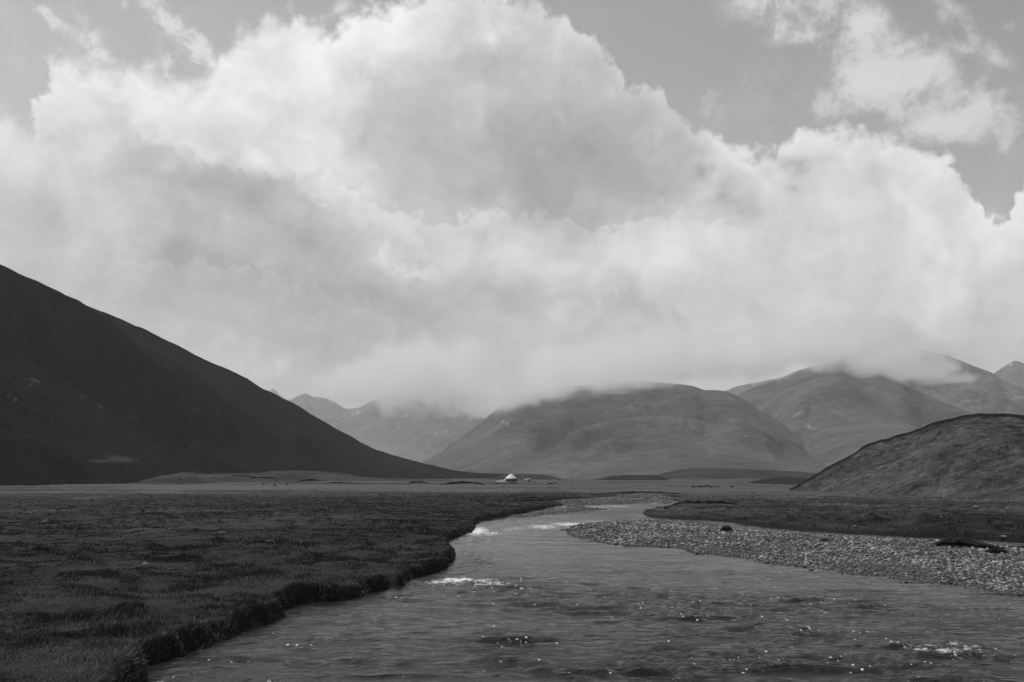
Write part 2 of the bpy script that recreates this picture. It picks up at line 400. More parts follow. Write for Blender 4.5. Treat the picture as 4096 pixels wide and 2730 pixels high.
def ground_fields(x, y):
    """height, gravel weight, bare soil weight, signed distance to the water's edge"""
    P = np.stack([x, y], -1)
    near = (np.hypot(x, y) < 330) & (np.abs(x) < 140)
    wob = 0.26 * vnoise(x / 3.1, y / 3.1, 2) + 0.16 * vnoise(x / 1.0, y / 1.2, 3) + 0.17 * vnoise(x / 0.37, y / 0.41, 4)
    sw = np.full(len(x), 200.0); sg = np.full(len(x), 200.0)
    if near.any():
        sw[near] = sdist(P[near], W_POLY)
        s = np.full(near.sum(), 200.0)
        for b in BARS: s = np.minimum(s, sdist(P[near], b))
        sg[near] = s
    left = x < np.interp(y, [0, 20, 40, 60, 90, 130, 200], [0, 0, 1, 2, 6, 8, 14])
    sw2 = sw + np.where(left, wob, 0.4 * wob)
    lev = np.where(left, 0.52, 0.36) + np.where(left, 0.09, 0.03) * vnoise(x / 6, y / 6, 7) + np.where(left, 0.10, 0.03) * vnoise(x / 1.7, y / 1.7, 8)
    lev = lev * np.clip(1 - (np.hypot(x, y) - 60) / 260, 0.75, 1)
    hum = 0.10 * fbm(x / 1.8, y / 2.4, 4, 21) + 0.42 * np.maximum(vnoise(x / 0.9, y / 1.2, 31) - 0.30, 0) * (0.5 + np.clip(fbm(x / 9, y / 9, 2, 33) * 1.6, -0.5, 1))
    hum = hum + 0.25 * fbm(x / 40, y / 40, 3, 41) * sstep(5, 60, sw)
    far = sstep(150, 500, np.hypot(x, y))
    hum = hum + far * 0.7 * fbm(x / 140, y / 60, 4, 51)
    bank = sstep(-0.02, np.where(left, 0.34, 0.22), sw2)
    land = (lev + hum * sstep(0.1, 2.0, sw)) * bank
    bed = -0.5 * sstep(0, 1.4, -sw) - 0.05
    gh = np.clip(-(sg + 0.5 * vnoise(x / 1.6, y / 1.6, 61)) * 0.085, -0.5, 0.20) + 0.035 * fbm(x / 1.2, y / 1.2, 3, 71)
    rbk = (~left) & (y < 96)
    gh = np.where(rbk, np.minimum(gh, -0.03 + 0.035 * np.clip(-sw - 2.2, 0, 9) + 0.03 * vnoise(x / 1.5, y / 1.5, 63)), gh)
    inw = np.where(sw2 < 0, np.maximum(bed, gh), land)
    h = inw
    gravel = np.where(sw2 < 0.0, sstep(0.8, -0.2, sg), 0)
    global DRY_LIT
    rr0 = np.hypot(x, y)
    DRY_LIT = np.clip(sstep(150, 210, rr0 + 40 * fbm(x / 30, y / 30, 3, 57)) * np.clip(0.55 + 1.5 * fbm(x / 70, y / 28, 4, 58), 0.05, 1) * np.where(x < 0.10 * rr0 - 20, 1.0, 0.6) + 0.9 * np.clip(fbm(x / 8, y / 14, 3, 59) - 0.12, 0, 1) * sstep(20, 60, rr0) + 0.8 * (x > 12) * sstep(86, 105, y) * np.clip(0.5 + 1.3 * fbm(x / 14, y / 6, 3, 60), 0, 1), 0, 1)  # sunlit strip of the plain painted as paler albedo, plus dry patches
    soil = np.where(sw2 < 0.30, 1 - sstep(0.02, 0.30, sw2), 0) * (1 - gravel)
    return h, gravel, soil, sw2

# ------------------------------------------------------------------ ground materials
def ground_material():
    m, g, out = material('meadow_ground')
    pos = g.n('ShaderNodeTexCoord').outputs['Object']
    n1 = g.noise(g.scalevec(pos, (0.020, 0.05, 0.05)), 1.0, 6, 0.6)
    n2 = g.noise(pos, 0.55, 7, 0.65)
    n3 = g.noise(pos, 9.0, 5, 0.7)
    base = g.m('MULTIPLY', g.map(n1, 0.32, 0.68, 0.62, 1.55, 'LINEAR'), 0.016)
    base = g.m('MULTIPLY', base, g.map(n2, 0.30, 0.70, 0.55, 1.5, 'LINEAR'))
    base = g.m('MULTIPLY', base, g.map(n3, 0.30, 0.72, 0.55, 1.6, 'LINEAR'))
    base = g.mixf(g.m('MULTIPLY', g.attr('dry_lit'), 0.9), base, g.m('MULTIPLY', g.map(n2, 0.3, 0.7, 0.7, 1.4, 'LINEAR'), 0.085))  # paler turf colour stands in for sunlight on the strip
    # scattered stones
    spk = g.n('ShaderNodeTexVoronoi', {'Scale': 0.55, 'Randomness': 1.0}); g.t.links.new(pos, spk.inputs['Vector'])
    sm = g.m('MULTIPLY', g.map(spk.outputs['Distance'], 0.16, 0.08), g.map(n2, 0.56, 0.66))
    base = g.mixf(g.m('MULTIPLY', sm, 0.55), base, 0.10)
    # gravel: pebbles of many greys
    v = g.n('ShaderNodeTexVoronoi', {'Scale': 7.0, 'Randomness': 1.0}); g.t.links.new(g.scalevec(pos, (1, 1.5, 1)), v.inputs['Vector'])
    vs = g.n('ShaderNodeSeparateColor', {'Color': v.outputs['Color']})
    peb = g.m('MULTIPLY', g.map(vs.outputs[0], 0, 1, 0.05, 0.17, 'LINEAR'), g.map(v.outputs['Distance'], 0.25, 0.75, 1.0, 0.35))
    col = g.mixf(g.attr('gravel'), base, peb)
    col = g.mixf(g.attr('soil'), col, g.m('MULTIPLY', n3, 0.020))
    hgt = g.m('ADD', g.m('MULTIPLY', n3, 0.05), g.m('MULTIPLY', n2, 0.12))
    hgt = g.mixf(g.attr('gravel'), hgt, g.m('MULTIPLY', v.outputs['Distance'], -0.10))
    bp = g.n('ShaderNodeBump', {'Strength': 0.9, 'Distance': 1.0, 'Height': hgt})
    b = g.n('ShaderNodeBsdfPrincipled', {'Base Color': g.grey(col), 'Roughness': 0.9, 'Specular IOR Level': 0.12, 'Normal': bp.outputs[0]})
    g.t.links.new(b.outputs[0], out.inputs['Surface']); return m

def polar(az_list, r_list):
    A, R = np.meshgrid(az_list, r_list)
    return (R * np.sin(A)).ravel(), (R * np.cos(A)).ravel()
dense = np.radians(np.linspace(-33, 33, 940))
az_all = np.concatenate([np.radians(np.linspace(-180, -34, 60)), dense, np.radians(np.linspace(34, 176, 58))])
r1 = 7.0 * 1.0045 ** np.arange(0, 760); r1 = r1[r1 < 175]
r2 = r1[-1] * 1.02 ** np.arange(1, 240); r2 = r2[r2 < 15000]
r_all = np.concatenate([[2.0, 4.5], r1, r2, [15000.0]])
gx, gy = polar(az_all, r_all)
gh, ggr, gso, gsw = ground_fields(gx, gy)
DRY_LIT = DRY_LIT.copy()
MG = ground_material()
ground = mesh_np('ground', np.stack([gx, gy, gh], -1), grid_faces(len(r_all), len(az_all), True), [MG], attrs={'gravel': ggr, 'soil': gso, 'dry_lit': DRY_LIT})
tag(ground, kind='structure')

# ------------------------------------------------------------------ water
def water_material():
    m, g, out = material('river_water')
    pos = g.n('ShaderNodeTexCoord').outputs['Object']
    turb, foam = g.attr('turb'), g.attr('foam')
    wv = g.noise(g.scalevec(pos, (1.0, 1.6, 1.0)), 1.5, 3, 0.55, 0.6)
    wf = g.noise(g.scalevec(pos, (1.0, 1.5, 1.0)), 7.0, 5, 0.65, 0.4)
    h = g.m('ADD', g.m('MULTIPLY', wv, g.m('MULTIPLY_ADD', turb, 0.17, 0.09)), g.m('MULTIPLY', wf, g.m('MULTIPLY_ADD', turb, 0.085, 0.012)))
    run = g.map(g.n('ShaderNodeSeparateXYZ', {'Vector': pos}).outputs[1], 20, 60, 1.4, 0.16)        # the shallow run beside the bridge is the roughest
    h = g.m('MULTIPLY', h, run)
    bp = g.n('ShaderNodeBump', {'Strength': 1.0, 'Distance': 1.0, 'Height': h})
    silt = g.map(g.noise(g.scalevec(pos, (0.25, 0.5, 0.5)), 1.0, 4), 0.3, 0.7, 0.012, 0.020, 'LINEAR')
    b = g.n('ShaderNodeBsdfPrincipled', {'Base Color': g.grey(silt), 'Roughness': 0.11, 'IOR': 1.33, 'Specular IOR Level': 0.26, 'Normal': bp.outputs[0]})
    # broken white water
    fn = g.noise(pos, 5.0, 6, 0.72, 0.5)
    fm = g.map(g.m('ADD', foam, g.m('MULTIPLY', g.m('SUBTRACT', fn, 0.5), 2.6)), 0.50, 0.95)
    fm = g.m('MULTIPLY', fm, g.map(foam, 0.02, 0.25))
    # sun glints painted as white flecks, mixed with spray, where the water is broken
    vo = g.n('ShaderNodeTexVoronoi', {'Scale': 8.5, 'Randomness': 1.0}); g.t.links.new(g.scalevec(pos, (1.0, 0.8, 1.0)), vo.inputs['Vector'])
    vc_ = g.n('ShaderNodeSeparateColor', {'Color': vo.outputs['Color']})
    cl_ = g.noise(g.scalevec(pos, (0.5, 1.2, 1.0)), 1.3, 3, 0.6)
    thr = g.m('SUBTRACT', 1.02, g.m('MULTIPLY', g.m('MULTIPLY', turb, g.map(cl_, 0.45, 0.68)), 0.42))
    fl = g.m('MULTIPLY', g.m('GREATER_THAN', vc_.outputs[0], thr), g.map(vo.outputs['Distance'], 0.36, 0.18))
    fm = g.m('MAXIMUM', fm, fl)
    fb = g.n('ShaderNodeBsdfPrincipled', {'Base Color': (0.80, 0.80, 0.80, 1), 'Roughness': 0.6, 'Normal': bp.outputs[0]})
    mx = g.n('ShaderNodeMixShader', {0: fm, 1: b.outputs[0], 2: fb.outputs[0]})
    g.t.links.new(mx.outputs[0], out.inputs['Surface']); return m
# rapids and riffles: (px, py, half width px, half depth px, foam, turbulence)
RAP = [(1850,2331,170,9,.85,1.0),(1760,2338,90,8,.75,.8),(1960,2336,110,7,.7,.8),(1990,2350,160,26,.25,.9),(2090,2352,60,8,.55,.6),(1905,2125,60,20,.95,1.0),(1960,2135,60,12,.7,1.0),(1890,2165,90,22,.35,1),
       (2050,2118,90,18,.5,1),(2170,2108,90,12,.75,1.0),(2280,2098,110,10,.8,1),(2370,2086,90,7,.55,.9),(2200,2090,120,12,.35,.9),(2000,2098,90,10,.4,.9),(1860,2210,90,40,.22,.9),(1880,2250,80,30,.25,.9),
       (2370,2030,100,7,.62,1),(2470,2026,90,5,.6,1),(2250,2066,120,5,.3,.7),(2560,2062,60,6,.4,.6),(2620,2012,60,6,.5,.8),(2200,2405,150,26,.22,.8),(2330,2430,130,22,.2,.7),(2040,2565,110,20,.30,1),(1960,2535,50,14,.3,.8),(2000,2630,60,14,.2,.6),
       (2540,2650,60,16,.35,.9),(2200,2680,120,18,.25,.9),(3790,2608,150,20,.8,.9),(3700,2590,120,10,.45,.8),(3860,2590,90,10,.6,.9),(2740,2630,160,34,.20,.9),(2560,2690,200,30,.25,.9),(3000,2640,200,30,.14,.9),(2820,2460,220,30,.14,.8),
       (2600,2400,250,26,.12,.8),(3400,2660,260,30,.12,.9),(960,2650,110,14,.20,.6),(740,2712,70,12,.25,.5),(2700,2530,90,14,.25,.8),(1600,2400,90,8,.15,.6),(3200,2420,300,24,.08,.7),(3200,2540,300,24,.10,.8)]
wa = np.radians(np.linspace(-33, 34, 900)); wr = 6.5 * 1.0043 ** np.arange(0, 800); wr = wr[wr < 182]
wx, wy = polar(wa, wr)
wsd = sdist(np.stack([wx, wy], -1), W_POLY)
foam = np.zeros(len(wx)); turb = np.full(len(wx), 0.05)
for (px, py, hw, hd, fo, tu) in RAP:
    c = on_plane(px, py); e = on_plane(px + hw, py); f0 = on_plane(px, py - hd)
    a = np.linalg.norm(e - c); b = np.linalg.norm(f0 - c)
    u = (e - c) / a; vv = (f0 - c) / b
    dx, dy = wx - c[0], wy - c[1]
    q = ((dx * u[0] + dy * u[1]) / a) ** 2 + ((dx * vv[0] + dy * vv[1]) / b) ** 2
    foam = np.maximum(foam, fo * np.exp(-q * 0.9)); turb = np.maximum(turb, tu * np.exp(-q * 0.45))
turb = np.clip(turb + 0.5 * np.clip(fbm(wx / 4, wy / 2.2, 3, 91) - 0.12, 0, 1), 0, 1)
calm = np.interp(wy, [18, 34, 52, 80], [1.0, 0.9, 0.35, 0.16])
rip = 1 - np.abs(fbm(wx / 2.4 + 0.5 * vnoise(wx, wy, 5), wy / 0.95 + 0.3 * vnoise(wx / 2, wy / 2, 6), 3, 95, 0.5)) * 2.2
wz = calm * (0.60 + 0.40 * sstep(0.1, 0.6, turb)) * (0.085 * rip + 0.012 * vnoise(wx / 0.5, wy / 0.3, 96) + 0.02 * vnoise(wx / 2.6, wy / 1.5, 99)) + 0.055 * turb * fbm(wx / 0.55, wy / 0.4, 3, 97)
c = on_plane(1850, 2326); wz += 0.13 * np.exp(-(((wx - c[0]) / 1.6) ** 2 + ((wy - c[1]) / 0.55) ** 2))     # standing wave over a boulder
wz *= sstep(0.15, -0.3, wsd)
F = grid_faces(len(wr), len(wa))
keep = (wsd[F] < 0.7).any(1); F = F[keep]
used = np.unique(F); remap = np.full(len(wx), -1); remap[used] = np.arange(len(used))
water = mesh_np('water', np.stack([wx, wy, wz], -1)[used], remap[F], [water_material()], attrs={'foam': foam[used], 'turb': turb[used]})
tag(water, kind='structure')

# ------------------------------------------------------------------ hills: every ridge has its own distance, foot and back slope
def hill_material(name, val, big=60.0, small=7.0, contrast=0.5, specks=0.0, streak=0.0, bump=0.6, pale=None, cap=False, grain=1.0):
    m, g, out = material(name)
    pos = g.n('ShaderNodeTexCoord').outputs['Object']
    n1 = g.noise(pos, 1 / big, 7, 0.6, 0.4); n2 = g.noise(pos, 1 / small, 6, 0.65); n3 = g.noise(pos, 8 / small, 4, 0.65)
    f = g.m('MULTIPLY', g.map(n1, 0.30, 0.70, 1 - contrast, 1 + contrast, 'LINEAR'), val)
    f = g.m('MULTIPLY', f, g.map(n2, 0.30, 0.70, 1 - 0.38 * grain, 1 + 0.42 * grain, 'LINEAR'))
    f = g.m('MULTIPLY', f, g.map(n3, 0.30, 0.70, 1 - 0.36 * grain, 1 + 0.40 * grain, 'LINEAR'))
    if streak:
        st = g.noise(g.scalevec(pos, (1 / big * 4, 1 / big * 0.5, 1 / big * 0.35)), 1.0, 5, 0.6, 0.5)
        f = g.mixf(g.m('MULTIPLY', g.map(st, 0.58, 0.72), streak), f, val * 2.4)
    if specks:
        sv = g.n('ShaderNodeTexVoronoi', {'Scale': 1 / (small * 1.6)}); g.t.links.new(pos, sv.inputs['Vector'])
        f = g.mixf(g.m('MULTIPLY', g.m('MULTIPLY', g.map(sv.outputs['Distance'], 0.17, 0.10), g.map(n1, 0.50, 0.60)), specks), f, 0.16)
    if pale: f = g.mixf(g.map(g.m('ADD', g.attr('pale'), g.m('MULTIPLY', g.m('MULTIPLY', g.m('SUBTRACT', n3, 0.5), 2.2), g.map(g.attr('pale'), 0.02, 0.3))), 0.30, 0.85), f, pale)
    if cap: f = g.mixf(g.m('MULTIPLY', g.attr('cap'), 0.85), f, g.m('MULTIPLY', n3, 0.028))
    bp = g.n('ShaderNodeBump', {'Strength': 0.8, 'Distance': bump * small * 0.12, 'Height': g.m('ADD', n2, g.m('MULTIPLY', n3, 0.35))})
    b = g.n('ShaderNodeBsdfDiffuse', {'Color': g.grey(f), 'Roughness': 0.3, 'Normal': bp.outputs[0]})
    g.t.links.new(b.outputs[0], out.inputs['Surface']); return m

def lin(pts, x):
    p = np.array(sorted(pts), float); return np.interp(x, p[:, 0], p[:, 1])

def smooth_curve(pts, x):
    """monotone-ish smooth interpolation through points"""
    p = np.array(sorted(pts), float); xs, ys = p[:, 0], p[:, 1]
    h = np.diff(xs); dl = np.diff(ys) / h
    m_ = np.concatenate([[dl[0]], (dl[:-1] + dl[1:]) / 2, [dl[-1]]])
    for i in range(1, len(m_) - 1):
        if dl[i - 1] * dl[i] <= 0: m_[i] *= 0.3
    i = np.clip(np.searchsorted(xs, x) - 1, 0, len(h) - 1); t = np.clip((x - xs[i]) / h[i], 0, 1)
    t2, t3 = t * t, t * t * t
    return (2 * t3 - 3 * t2 + 1) * ys[i] + (t3 - 2 * t2 + t) * h[i] * m_[i] + (-2 * t3 + 3 * t2) * ys[i + 1] + (t3 - t2) * h[i] * m_[i + 1]

def hill(name, ridge, R, F, mat, cols=400, rows=120, conc=1.3, roundness=0.0, back=0.45, foot_z=-1.0, noise=(), rough=0.0, rscale=30.0, mods=(), seed=0, cap=0.0, pale=()):
    x0, x1 = min(p[0] for p in ridge), max(p[0] for p in ridge)
    px = np.linspace(x0, x1, cols); py = smooth_curve(ridge, px)
    r_r = smooth_curve(R, px) if isinstance(R, list) else np.full(cols, float(R))
    r_f = smooth_curve(F, px) if isinstance(F, list) else np.full(cols, float(F))
    azp, _ = az_el(px, py)
    if rough:
        py = py + FOC / r_r * rough * (fbm(px * r_r / FOC / rscale, px * 0 + seed, 5, seed + 5, 0.55))
    crest = at_range(px, py, r_r)[:, 2]
    nb = max(12, rows // 5)
    t = np.concatenate([np.linspace(0, 1, rows) ** 0.85, 1 + np.linspace(0, 1, nb + 1)[1:]])
    T = t[:, None] * np.ones(cols)
    tf = np.clip(T, 0, 1)
    prof = (1 - roundness) * tf ** conc + roundness * np.sin(tf * math.pi / 2) ** 1.5
    Rr = r_f + (r_r - r_f) * tf + np.clip(T - 1, 0, 1) * (r_r - r_f) * back * 2.2
    A = np.ones(len(t))[:, None] * azp
    X, Y = Rr * np.sin(A), Rr * np.cos(A)
    rise = crest - foot_z
    Z = foot_z + rise * prof
    for (amp, L, pw) in noise:
        mask = (np.sin(np.pi * np.clip(tf, 0, 1)) ** pw)
        Z = Z + amp * fbm(X / L, Y / L, 5, seed + int(L)) * mask
    PY = 1900 - (Z - CAM_H) / Rr * FOC        # near enough for placing folds on the slope
    PX = np.ones(len(t))[:, None] * px
    for fn in mods: Z = Z + fn(PX, PY, tf) * np.where(T <= 1, 1, 0)
    # keep the crest the sky line of its own slope
    lim = (crest - CAM_H) / r_r
    front = T <= 1
    over = np.where(front, (Z - CAM_H) / Rr - lim * (0.985 + 0.015 * tf), 0)
    Z = np.where(front & (over > 0) & (lim > 0), CAM_H + lim * (0.985 + 0.015 * tf) * Rr, Z)
    tb = np.clip(T - 1, 0, 1)
    Zb = crest + (foot_z - 4 - crest) * (0.25 * tb + 0.75 * tb ** 1.6)
    Z = np.where(T > 1, Zb, Z)
    V = np.stack([X.ravel(), Y.ravel(), Z.ravel()], -1)
    at = {}
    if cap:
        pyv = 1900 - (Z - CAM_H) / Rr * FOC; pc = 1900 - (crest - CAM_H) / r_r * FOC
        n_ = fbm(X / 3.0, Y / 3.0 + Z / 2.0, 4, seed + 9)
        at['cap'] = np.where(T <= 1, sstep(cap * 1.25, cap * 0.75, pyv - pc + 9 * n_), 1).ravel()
    if pale:
        pyv = 1900 - (Z - CAM_H) / Rr * FOC; k_ = np.zeros_like(pyv)
        for (cx, cy, rx, ry, sl) in pale:
            u_ = (PX - cx) / rx; v_ = (pyv - cy - sl * (PX - cx)) / ry
            k_ = np.maximum(k_, np.exp(-u_ * u_ - v_ * v_))
        at['pale'] = (k_ * (T <= 1)).ravel()
    o = mesh_np(name, V, grid_faces(len(t), cols), [mat], attrs=at)
    tag(o, kind='structure'); return o

def fold(pts, amp, width, skew=0.0):
    """a spur (amp>0) or gully running along the photographed line pts"""
    def f(PX, PY, tf):
        c = smooth_curve(pts, PX); xs = [p[0] for p in pts]
        wgt = sstep(min(xs) - 60, min(xs) + 60, PX) * sstep(max(xs) + 60, max(xs) - 60, PX)
        d = (PY - c) / width
        return amp * wgt * np.exp(-np.where(d > 0, d * d, d * d * (1 + skew)))
    return f

LM = [(-900,560),(-400,850),(-180,968),(0,1057.5),(54,1082),(164,1133),(218,1160),(321,1200),(460,1263),(575,1318),(721,1388),(830,1442),(921,1482),(981,1512),(1054,1557),(1121,1588),(1187,1621),(1272,1672),
      (1400,1745),(1454,1776),(1561,1817),(1663,1845),(1765,1871),(1841,1885),(1969,1895),(2050,1899),(2140,1906),(2210,1916)]
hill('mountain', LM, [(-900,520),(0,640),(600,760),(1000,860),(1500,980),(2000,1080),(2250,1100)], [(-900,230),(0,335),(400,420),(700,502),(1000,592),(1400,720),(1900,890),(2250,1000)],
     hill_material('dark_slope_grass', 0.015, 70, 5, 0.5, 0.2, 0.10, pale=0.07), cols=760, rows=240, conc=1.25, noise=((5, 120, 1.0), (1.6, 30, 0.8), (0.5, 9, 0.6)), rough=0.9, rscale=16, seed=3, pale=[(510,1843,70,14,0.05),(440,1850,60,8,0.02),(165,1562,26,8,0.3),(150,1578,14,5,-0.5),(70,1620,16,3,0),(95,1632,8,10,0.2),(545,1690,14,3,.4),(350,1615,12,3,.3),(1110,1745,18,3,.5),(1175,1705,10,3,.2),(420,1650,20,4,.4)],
     mods=(fold([(-100,1180),(0,1236),(242,1357),(388,1430),(485,1485),(606,1581),(787,1672),(950,1740)], 22.0, 30, 2.5),
           fold([(-100,1330),(200,1430),(420,1550),(600,1650),(760,1740)], -14.0, 55), fold([(300,1290),(600,1480),(900,1660),(1150,1790)], -16.0, 46),
           fold([(500,1400),(760,1540),(1000,1690),(1250,1810)], 11.0, 32), fold([(-100,1720),(150,1800),(420,1860),(700,1888)], 1.6, 40)))
H1 = [(1400,1990),(1560,1915),(1688,1850),(1765,1807),(1841,1751),(1918,1695),(2000,1630),(2100,1584),(2300,1545),(2500,1526),(2620,1528),(2714,1536),(2765,1541),(2826,1560),(2862,1560),(2918,1570),(2969,1594),(3020,1628),(3096,1670),
      (3200,1736),(3265,1771),(3380,1830),(3560,1890),(3700,1930)]
hill('mountain', H1, [(1400,2100),(2000,2600),(2714,2600),(3100,2300),(3700,1900)], [(1400,1500),(2000,1150),(2700,1050),(3300,1100),(3700,1300)],
     hill_material('hill_grass', 0.122, 150, 14, 0.28, 0.9, 0.25, pale=0.26, grain=0.75), cols=520, rows=200, conc=1.1, roundness=0.45, noise=((26, 420, 1.2), (7, 120, 0.9), (2.2, 35, 0.7)), rough=2.5, rscale=60, seed=17, pale=[(2818,1747,10,3,-.2),(2838,1724,6,2,0),(2982,1750,10,3,.2),(2716,1592,10,2,0),(2463,1711,6,2,0),(2010,1690,10,10,-.7),(2030,1700,6,14,0)],
     mods=(fold([(2150,1760),(2320,1690),(2500,1655),(2750,1660),(2900,1700)], -26, 42), fold([(2250,1800),(2450,1735),(2650,1712),(2850,1735),(3100,1800)], 20, 36),
           fold([(2350,1830),(2520,1780),(2700,1800)], 8, 20), fold([(1950,1760),(2050,1700),(2150,1620)], 10, 24)))
H2 = [(2760,1700),(2850,1630),(2930,1590),(3000,1556),(3100,1522),(3210,1488),(3280,1476),(3400,1477),(3500,1494),(3600,1532),(3700,1580),(3850,1640),(4096,1722),(4400,1800),(4700,1880)]
hill('mountain', H2, [(2760,3100),(3300,3300),(4096,2700),(4700,2300)], [(2760,2100),(3300,1500),(4096,1300),(4700,1200)],
     hill_material('hill_turf', 0.122, 170, 16, 0.30, 0.7, 0.35, grain=0.8, pale=0.26), cols=440, rows=180, conc=1.15, roundness=0.4, noise=((30, 420, 1.2), (9, 130, 0.9), (3, 40, 0.7)), rough=3, rscale=70, seed=29, pale=[(3228,1719,14,9,.2),(3250,1725,10,5,0),(3180,1670,30,6,-.5),(3385,1667,6,2,0),(3575,1699,8,2,0)],
     mods=(fold([(3100,1690),(3180,1650),(3300,1600),(3480,1590),(3650,1650)], 26, 40), fold([(3150,1760),(3210,1720),(3240,1660),(3330,1620)], -4, 30), fold([(3400,1560),(3600,1640),(3800,1740)], -22, 40), fold([(3300,1540),(3600,1595),(3900,1700)], 14, 26)))
H3 = [(2900,1560),(3150,1500),(3300,1450),(3450,1395),(3540,1358),(3580,1350),(3620,1362),(3700,1392),(3745,1404),(3848,1446),(3910,1470),(3969,1497),(4010,1521),(4096,1555),(4400,1680),(4800,1800)]
hill('mountain', H3, [(2900,4600),(3600,4500),(4800,4000)], [(2900,3400),(3600,3000),(4800,2400)],
     hill_material('rocky_slope', 0.14, 220, 22, 0.5, 0.9, 0.6), cols=420, rows=150, conc=1.05, roundness=0.2, noise=((50, 420, 1.0), (18, 120, 0.8), (6, 40, 0.6)), rough=10, rscale=90, seed=37,
     mods=(fold([(3560,1420),(3800,1560),(4096,1700)], 40, 34), fold([(3660,1430),(3900,1560),(4200,1700)], -34, 34)))
H4 = [(3780,1640),(3900,1550),(3974,1498),(4020,1470),(4068,1445),(4090,1448),(4200,1500),(4400,1600),(4700,1700)]
hill('mountain', H4, 8200, 6000, hill_material('far_rock', 0.07, 260, 40, 0.5, 0.0, 0.6, pale=0.6), cols=220, rows=110, conc=1.0, noise=((90, 500, 0.9), (30, 150, 0.7)), rough=24, rscale=160, seed=43, pale=[(4030,1500,16,6,.1),(3995,1503,14,5,-.2),(4042,1508,8,4,0)])
H5 = [(980,1700),(1080,1660),(1155,1604),(1185,1590),(1224,1579),(1240,1592),(1275,1599),(1306,1600),(1347,1617),(1393,1640),(1440,1632),(1500,1590),(1600,1555),(1700,1540),(1820,1548),(1950,1575),(2150,1640),(2350,1720)]
hill('mountain', H5, [(980,7400),(1400,7600),(2350,7400)], [(980,5200),(2350,4600)], hill_material('far_scree', 0.13, 300, 45, 0.35, 0.0, 0.5, pale=0.42), cols=420, rows=140, conc=1.0, roundness=0.25, noise=((110, 700, 1.0), (40, 200, 0.8), (14, 60, 0.6)), rough=26, rscale=170, seed=53, pale=[(1432,1655,6,9,0),(1415,1664,7,4,0),(1625,1668,12,5,.3),(1583,1672,6,4,0),(1745,1738,7,6,.2),(1785,1728,4,12,0),(1792,1746,6,5,.6),(1710,1737,9,3,.4),(1598,1712,9,4,.8),(1690,1702,4,4,0),(1170,1605,16,4,-.3),(1350,1680,14,3,0)])
H6 = [(860,1720),(960,1640),(1020,1600),(1060,1576),(1080,1561),(1092,1554),(1102,1560),(1112,1575),(1135,1592),(1165,1608),(1230,1650)]
hill('mountain', H6, 10500, 8800, hill_material('far_peak', 0.10, 300, 50, 0.5, 0.0, 0.8), cols=160, rows=70, conc=1.0, noise=((80, 500, 0.9), (30, 150, 0.7)), rough=30, rscale=150, seed=59)
# the moraine close on the right
NH = [(3100,1985),(3163,1957),(3224,1919),(3280,1887),(3335,1858),(3419,1812),(3457,1784),(3512,1765),(3582,1738),(3652,1718),(3731,1686),(3811,1669),(3885,1657),(3978,1656),(4096,1657),(4300,1662),(4700,1700),(5200,1800),(5700,1950)]
hill('hill', NH, [(3100,262),(3600,268),(4096,262),(5700,240)], [(3100,242),(3300,222),(3600,196),(4096,162),(4700,140),(5700,130)],
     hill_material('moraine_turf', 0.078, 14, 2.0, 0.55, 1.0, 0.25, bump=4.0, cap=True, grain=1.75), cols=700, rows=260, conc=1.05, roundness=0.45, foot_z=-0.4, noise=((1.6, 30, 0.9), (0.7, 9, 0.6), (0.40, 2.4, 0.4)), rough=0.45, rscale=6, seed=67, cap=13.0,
     mods=(fold([(3450,1830),(3620,1760),(3760,1720),(3900,1705)], -1.2, 16), fold([(3700,1920),(3900,1860),(4120,1790)], -2.2, 34), fold([(3600,1960),(3900,1930),(4120,1870)], 1.2, 22), fold([(3300,1900),(3480,1830),(3700,1760),(4000,1690)], 0.9, 14)))
# low swells on the valley floor
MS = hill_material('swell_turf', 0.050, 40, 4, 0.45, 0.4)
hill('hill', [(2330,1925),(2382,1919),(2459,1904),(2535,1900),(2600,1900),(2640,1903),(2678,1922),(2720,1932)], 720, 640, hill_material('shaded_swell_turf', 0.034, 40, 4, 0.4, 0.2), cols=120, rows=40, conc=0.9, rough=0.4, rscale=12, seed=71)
hill('hill', [(2560,1925),(2632,1900),(2714,1878),(2816,1873),(2969,1876),(3071,1880),(3200,1890),(3400,1900),(3600,1925)], 1000, 800, MS, cols=160, rows=60, conc=0.95, roundness=0.3, noise=((1.6, 60, 0.8),), rough=0.8, rscale=20, seed=73)
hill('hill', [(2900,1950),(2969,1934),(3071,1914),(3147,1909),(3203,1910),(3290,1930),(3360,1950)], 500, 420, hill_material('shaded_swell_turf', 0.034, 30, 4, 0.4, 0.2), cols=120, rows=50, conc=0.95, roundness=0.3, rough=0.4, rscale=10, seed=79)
hill('hill', [(1940,1922),(2044,1898),(2146,1897),(2200,1903),(2248,1919),(2290,1930)], 830, 700, MS, cols=120, rows=50, conc=0.9, roundness=0.3, rough=0.5, rscale=14, seed=83)
hill('hill', [(560,1925),(640,1905),(684,1899),(738,1891),(860,1893),(1011,1894),(1060,1888),(1101,1884),(1175,1884),(1249,1886),(1330,1890),(1400,1897),(1449,1908),(1560,1914),(1700,1918),(1860,1925)],
     [(560,470),(1100,540),(1860,560)], [(560,420),(1100,440),(1860,470)], hill_material('terrace_turf', 0.062, 30, 3, 0.45, 0.6), cols=420, rows=80, conc=0.95, roundness=0.3, noise=((0.9, 30, 0.8), (0.4, 9, 0.6)), rough=0.4, rscale=8, seed=89)
bpy.context.view_layer.update()
LAND = [o for o in COL.objects if o.name.split('.')[0] in ('ground', 'hill', 'mountain', 'bank')]
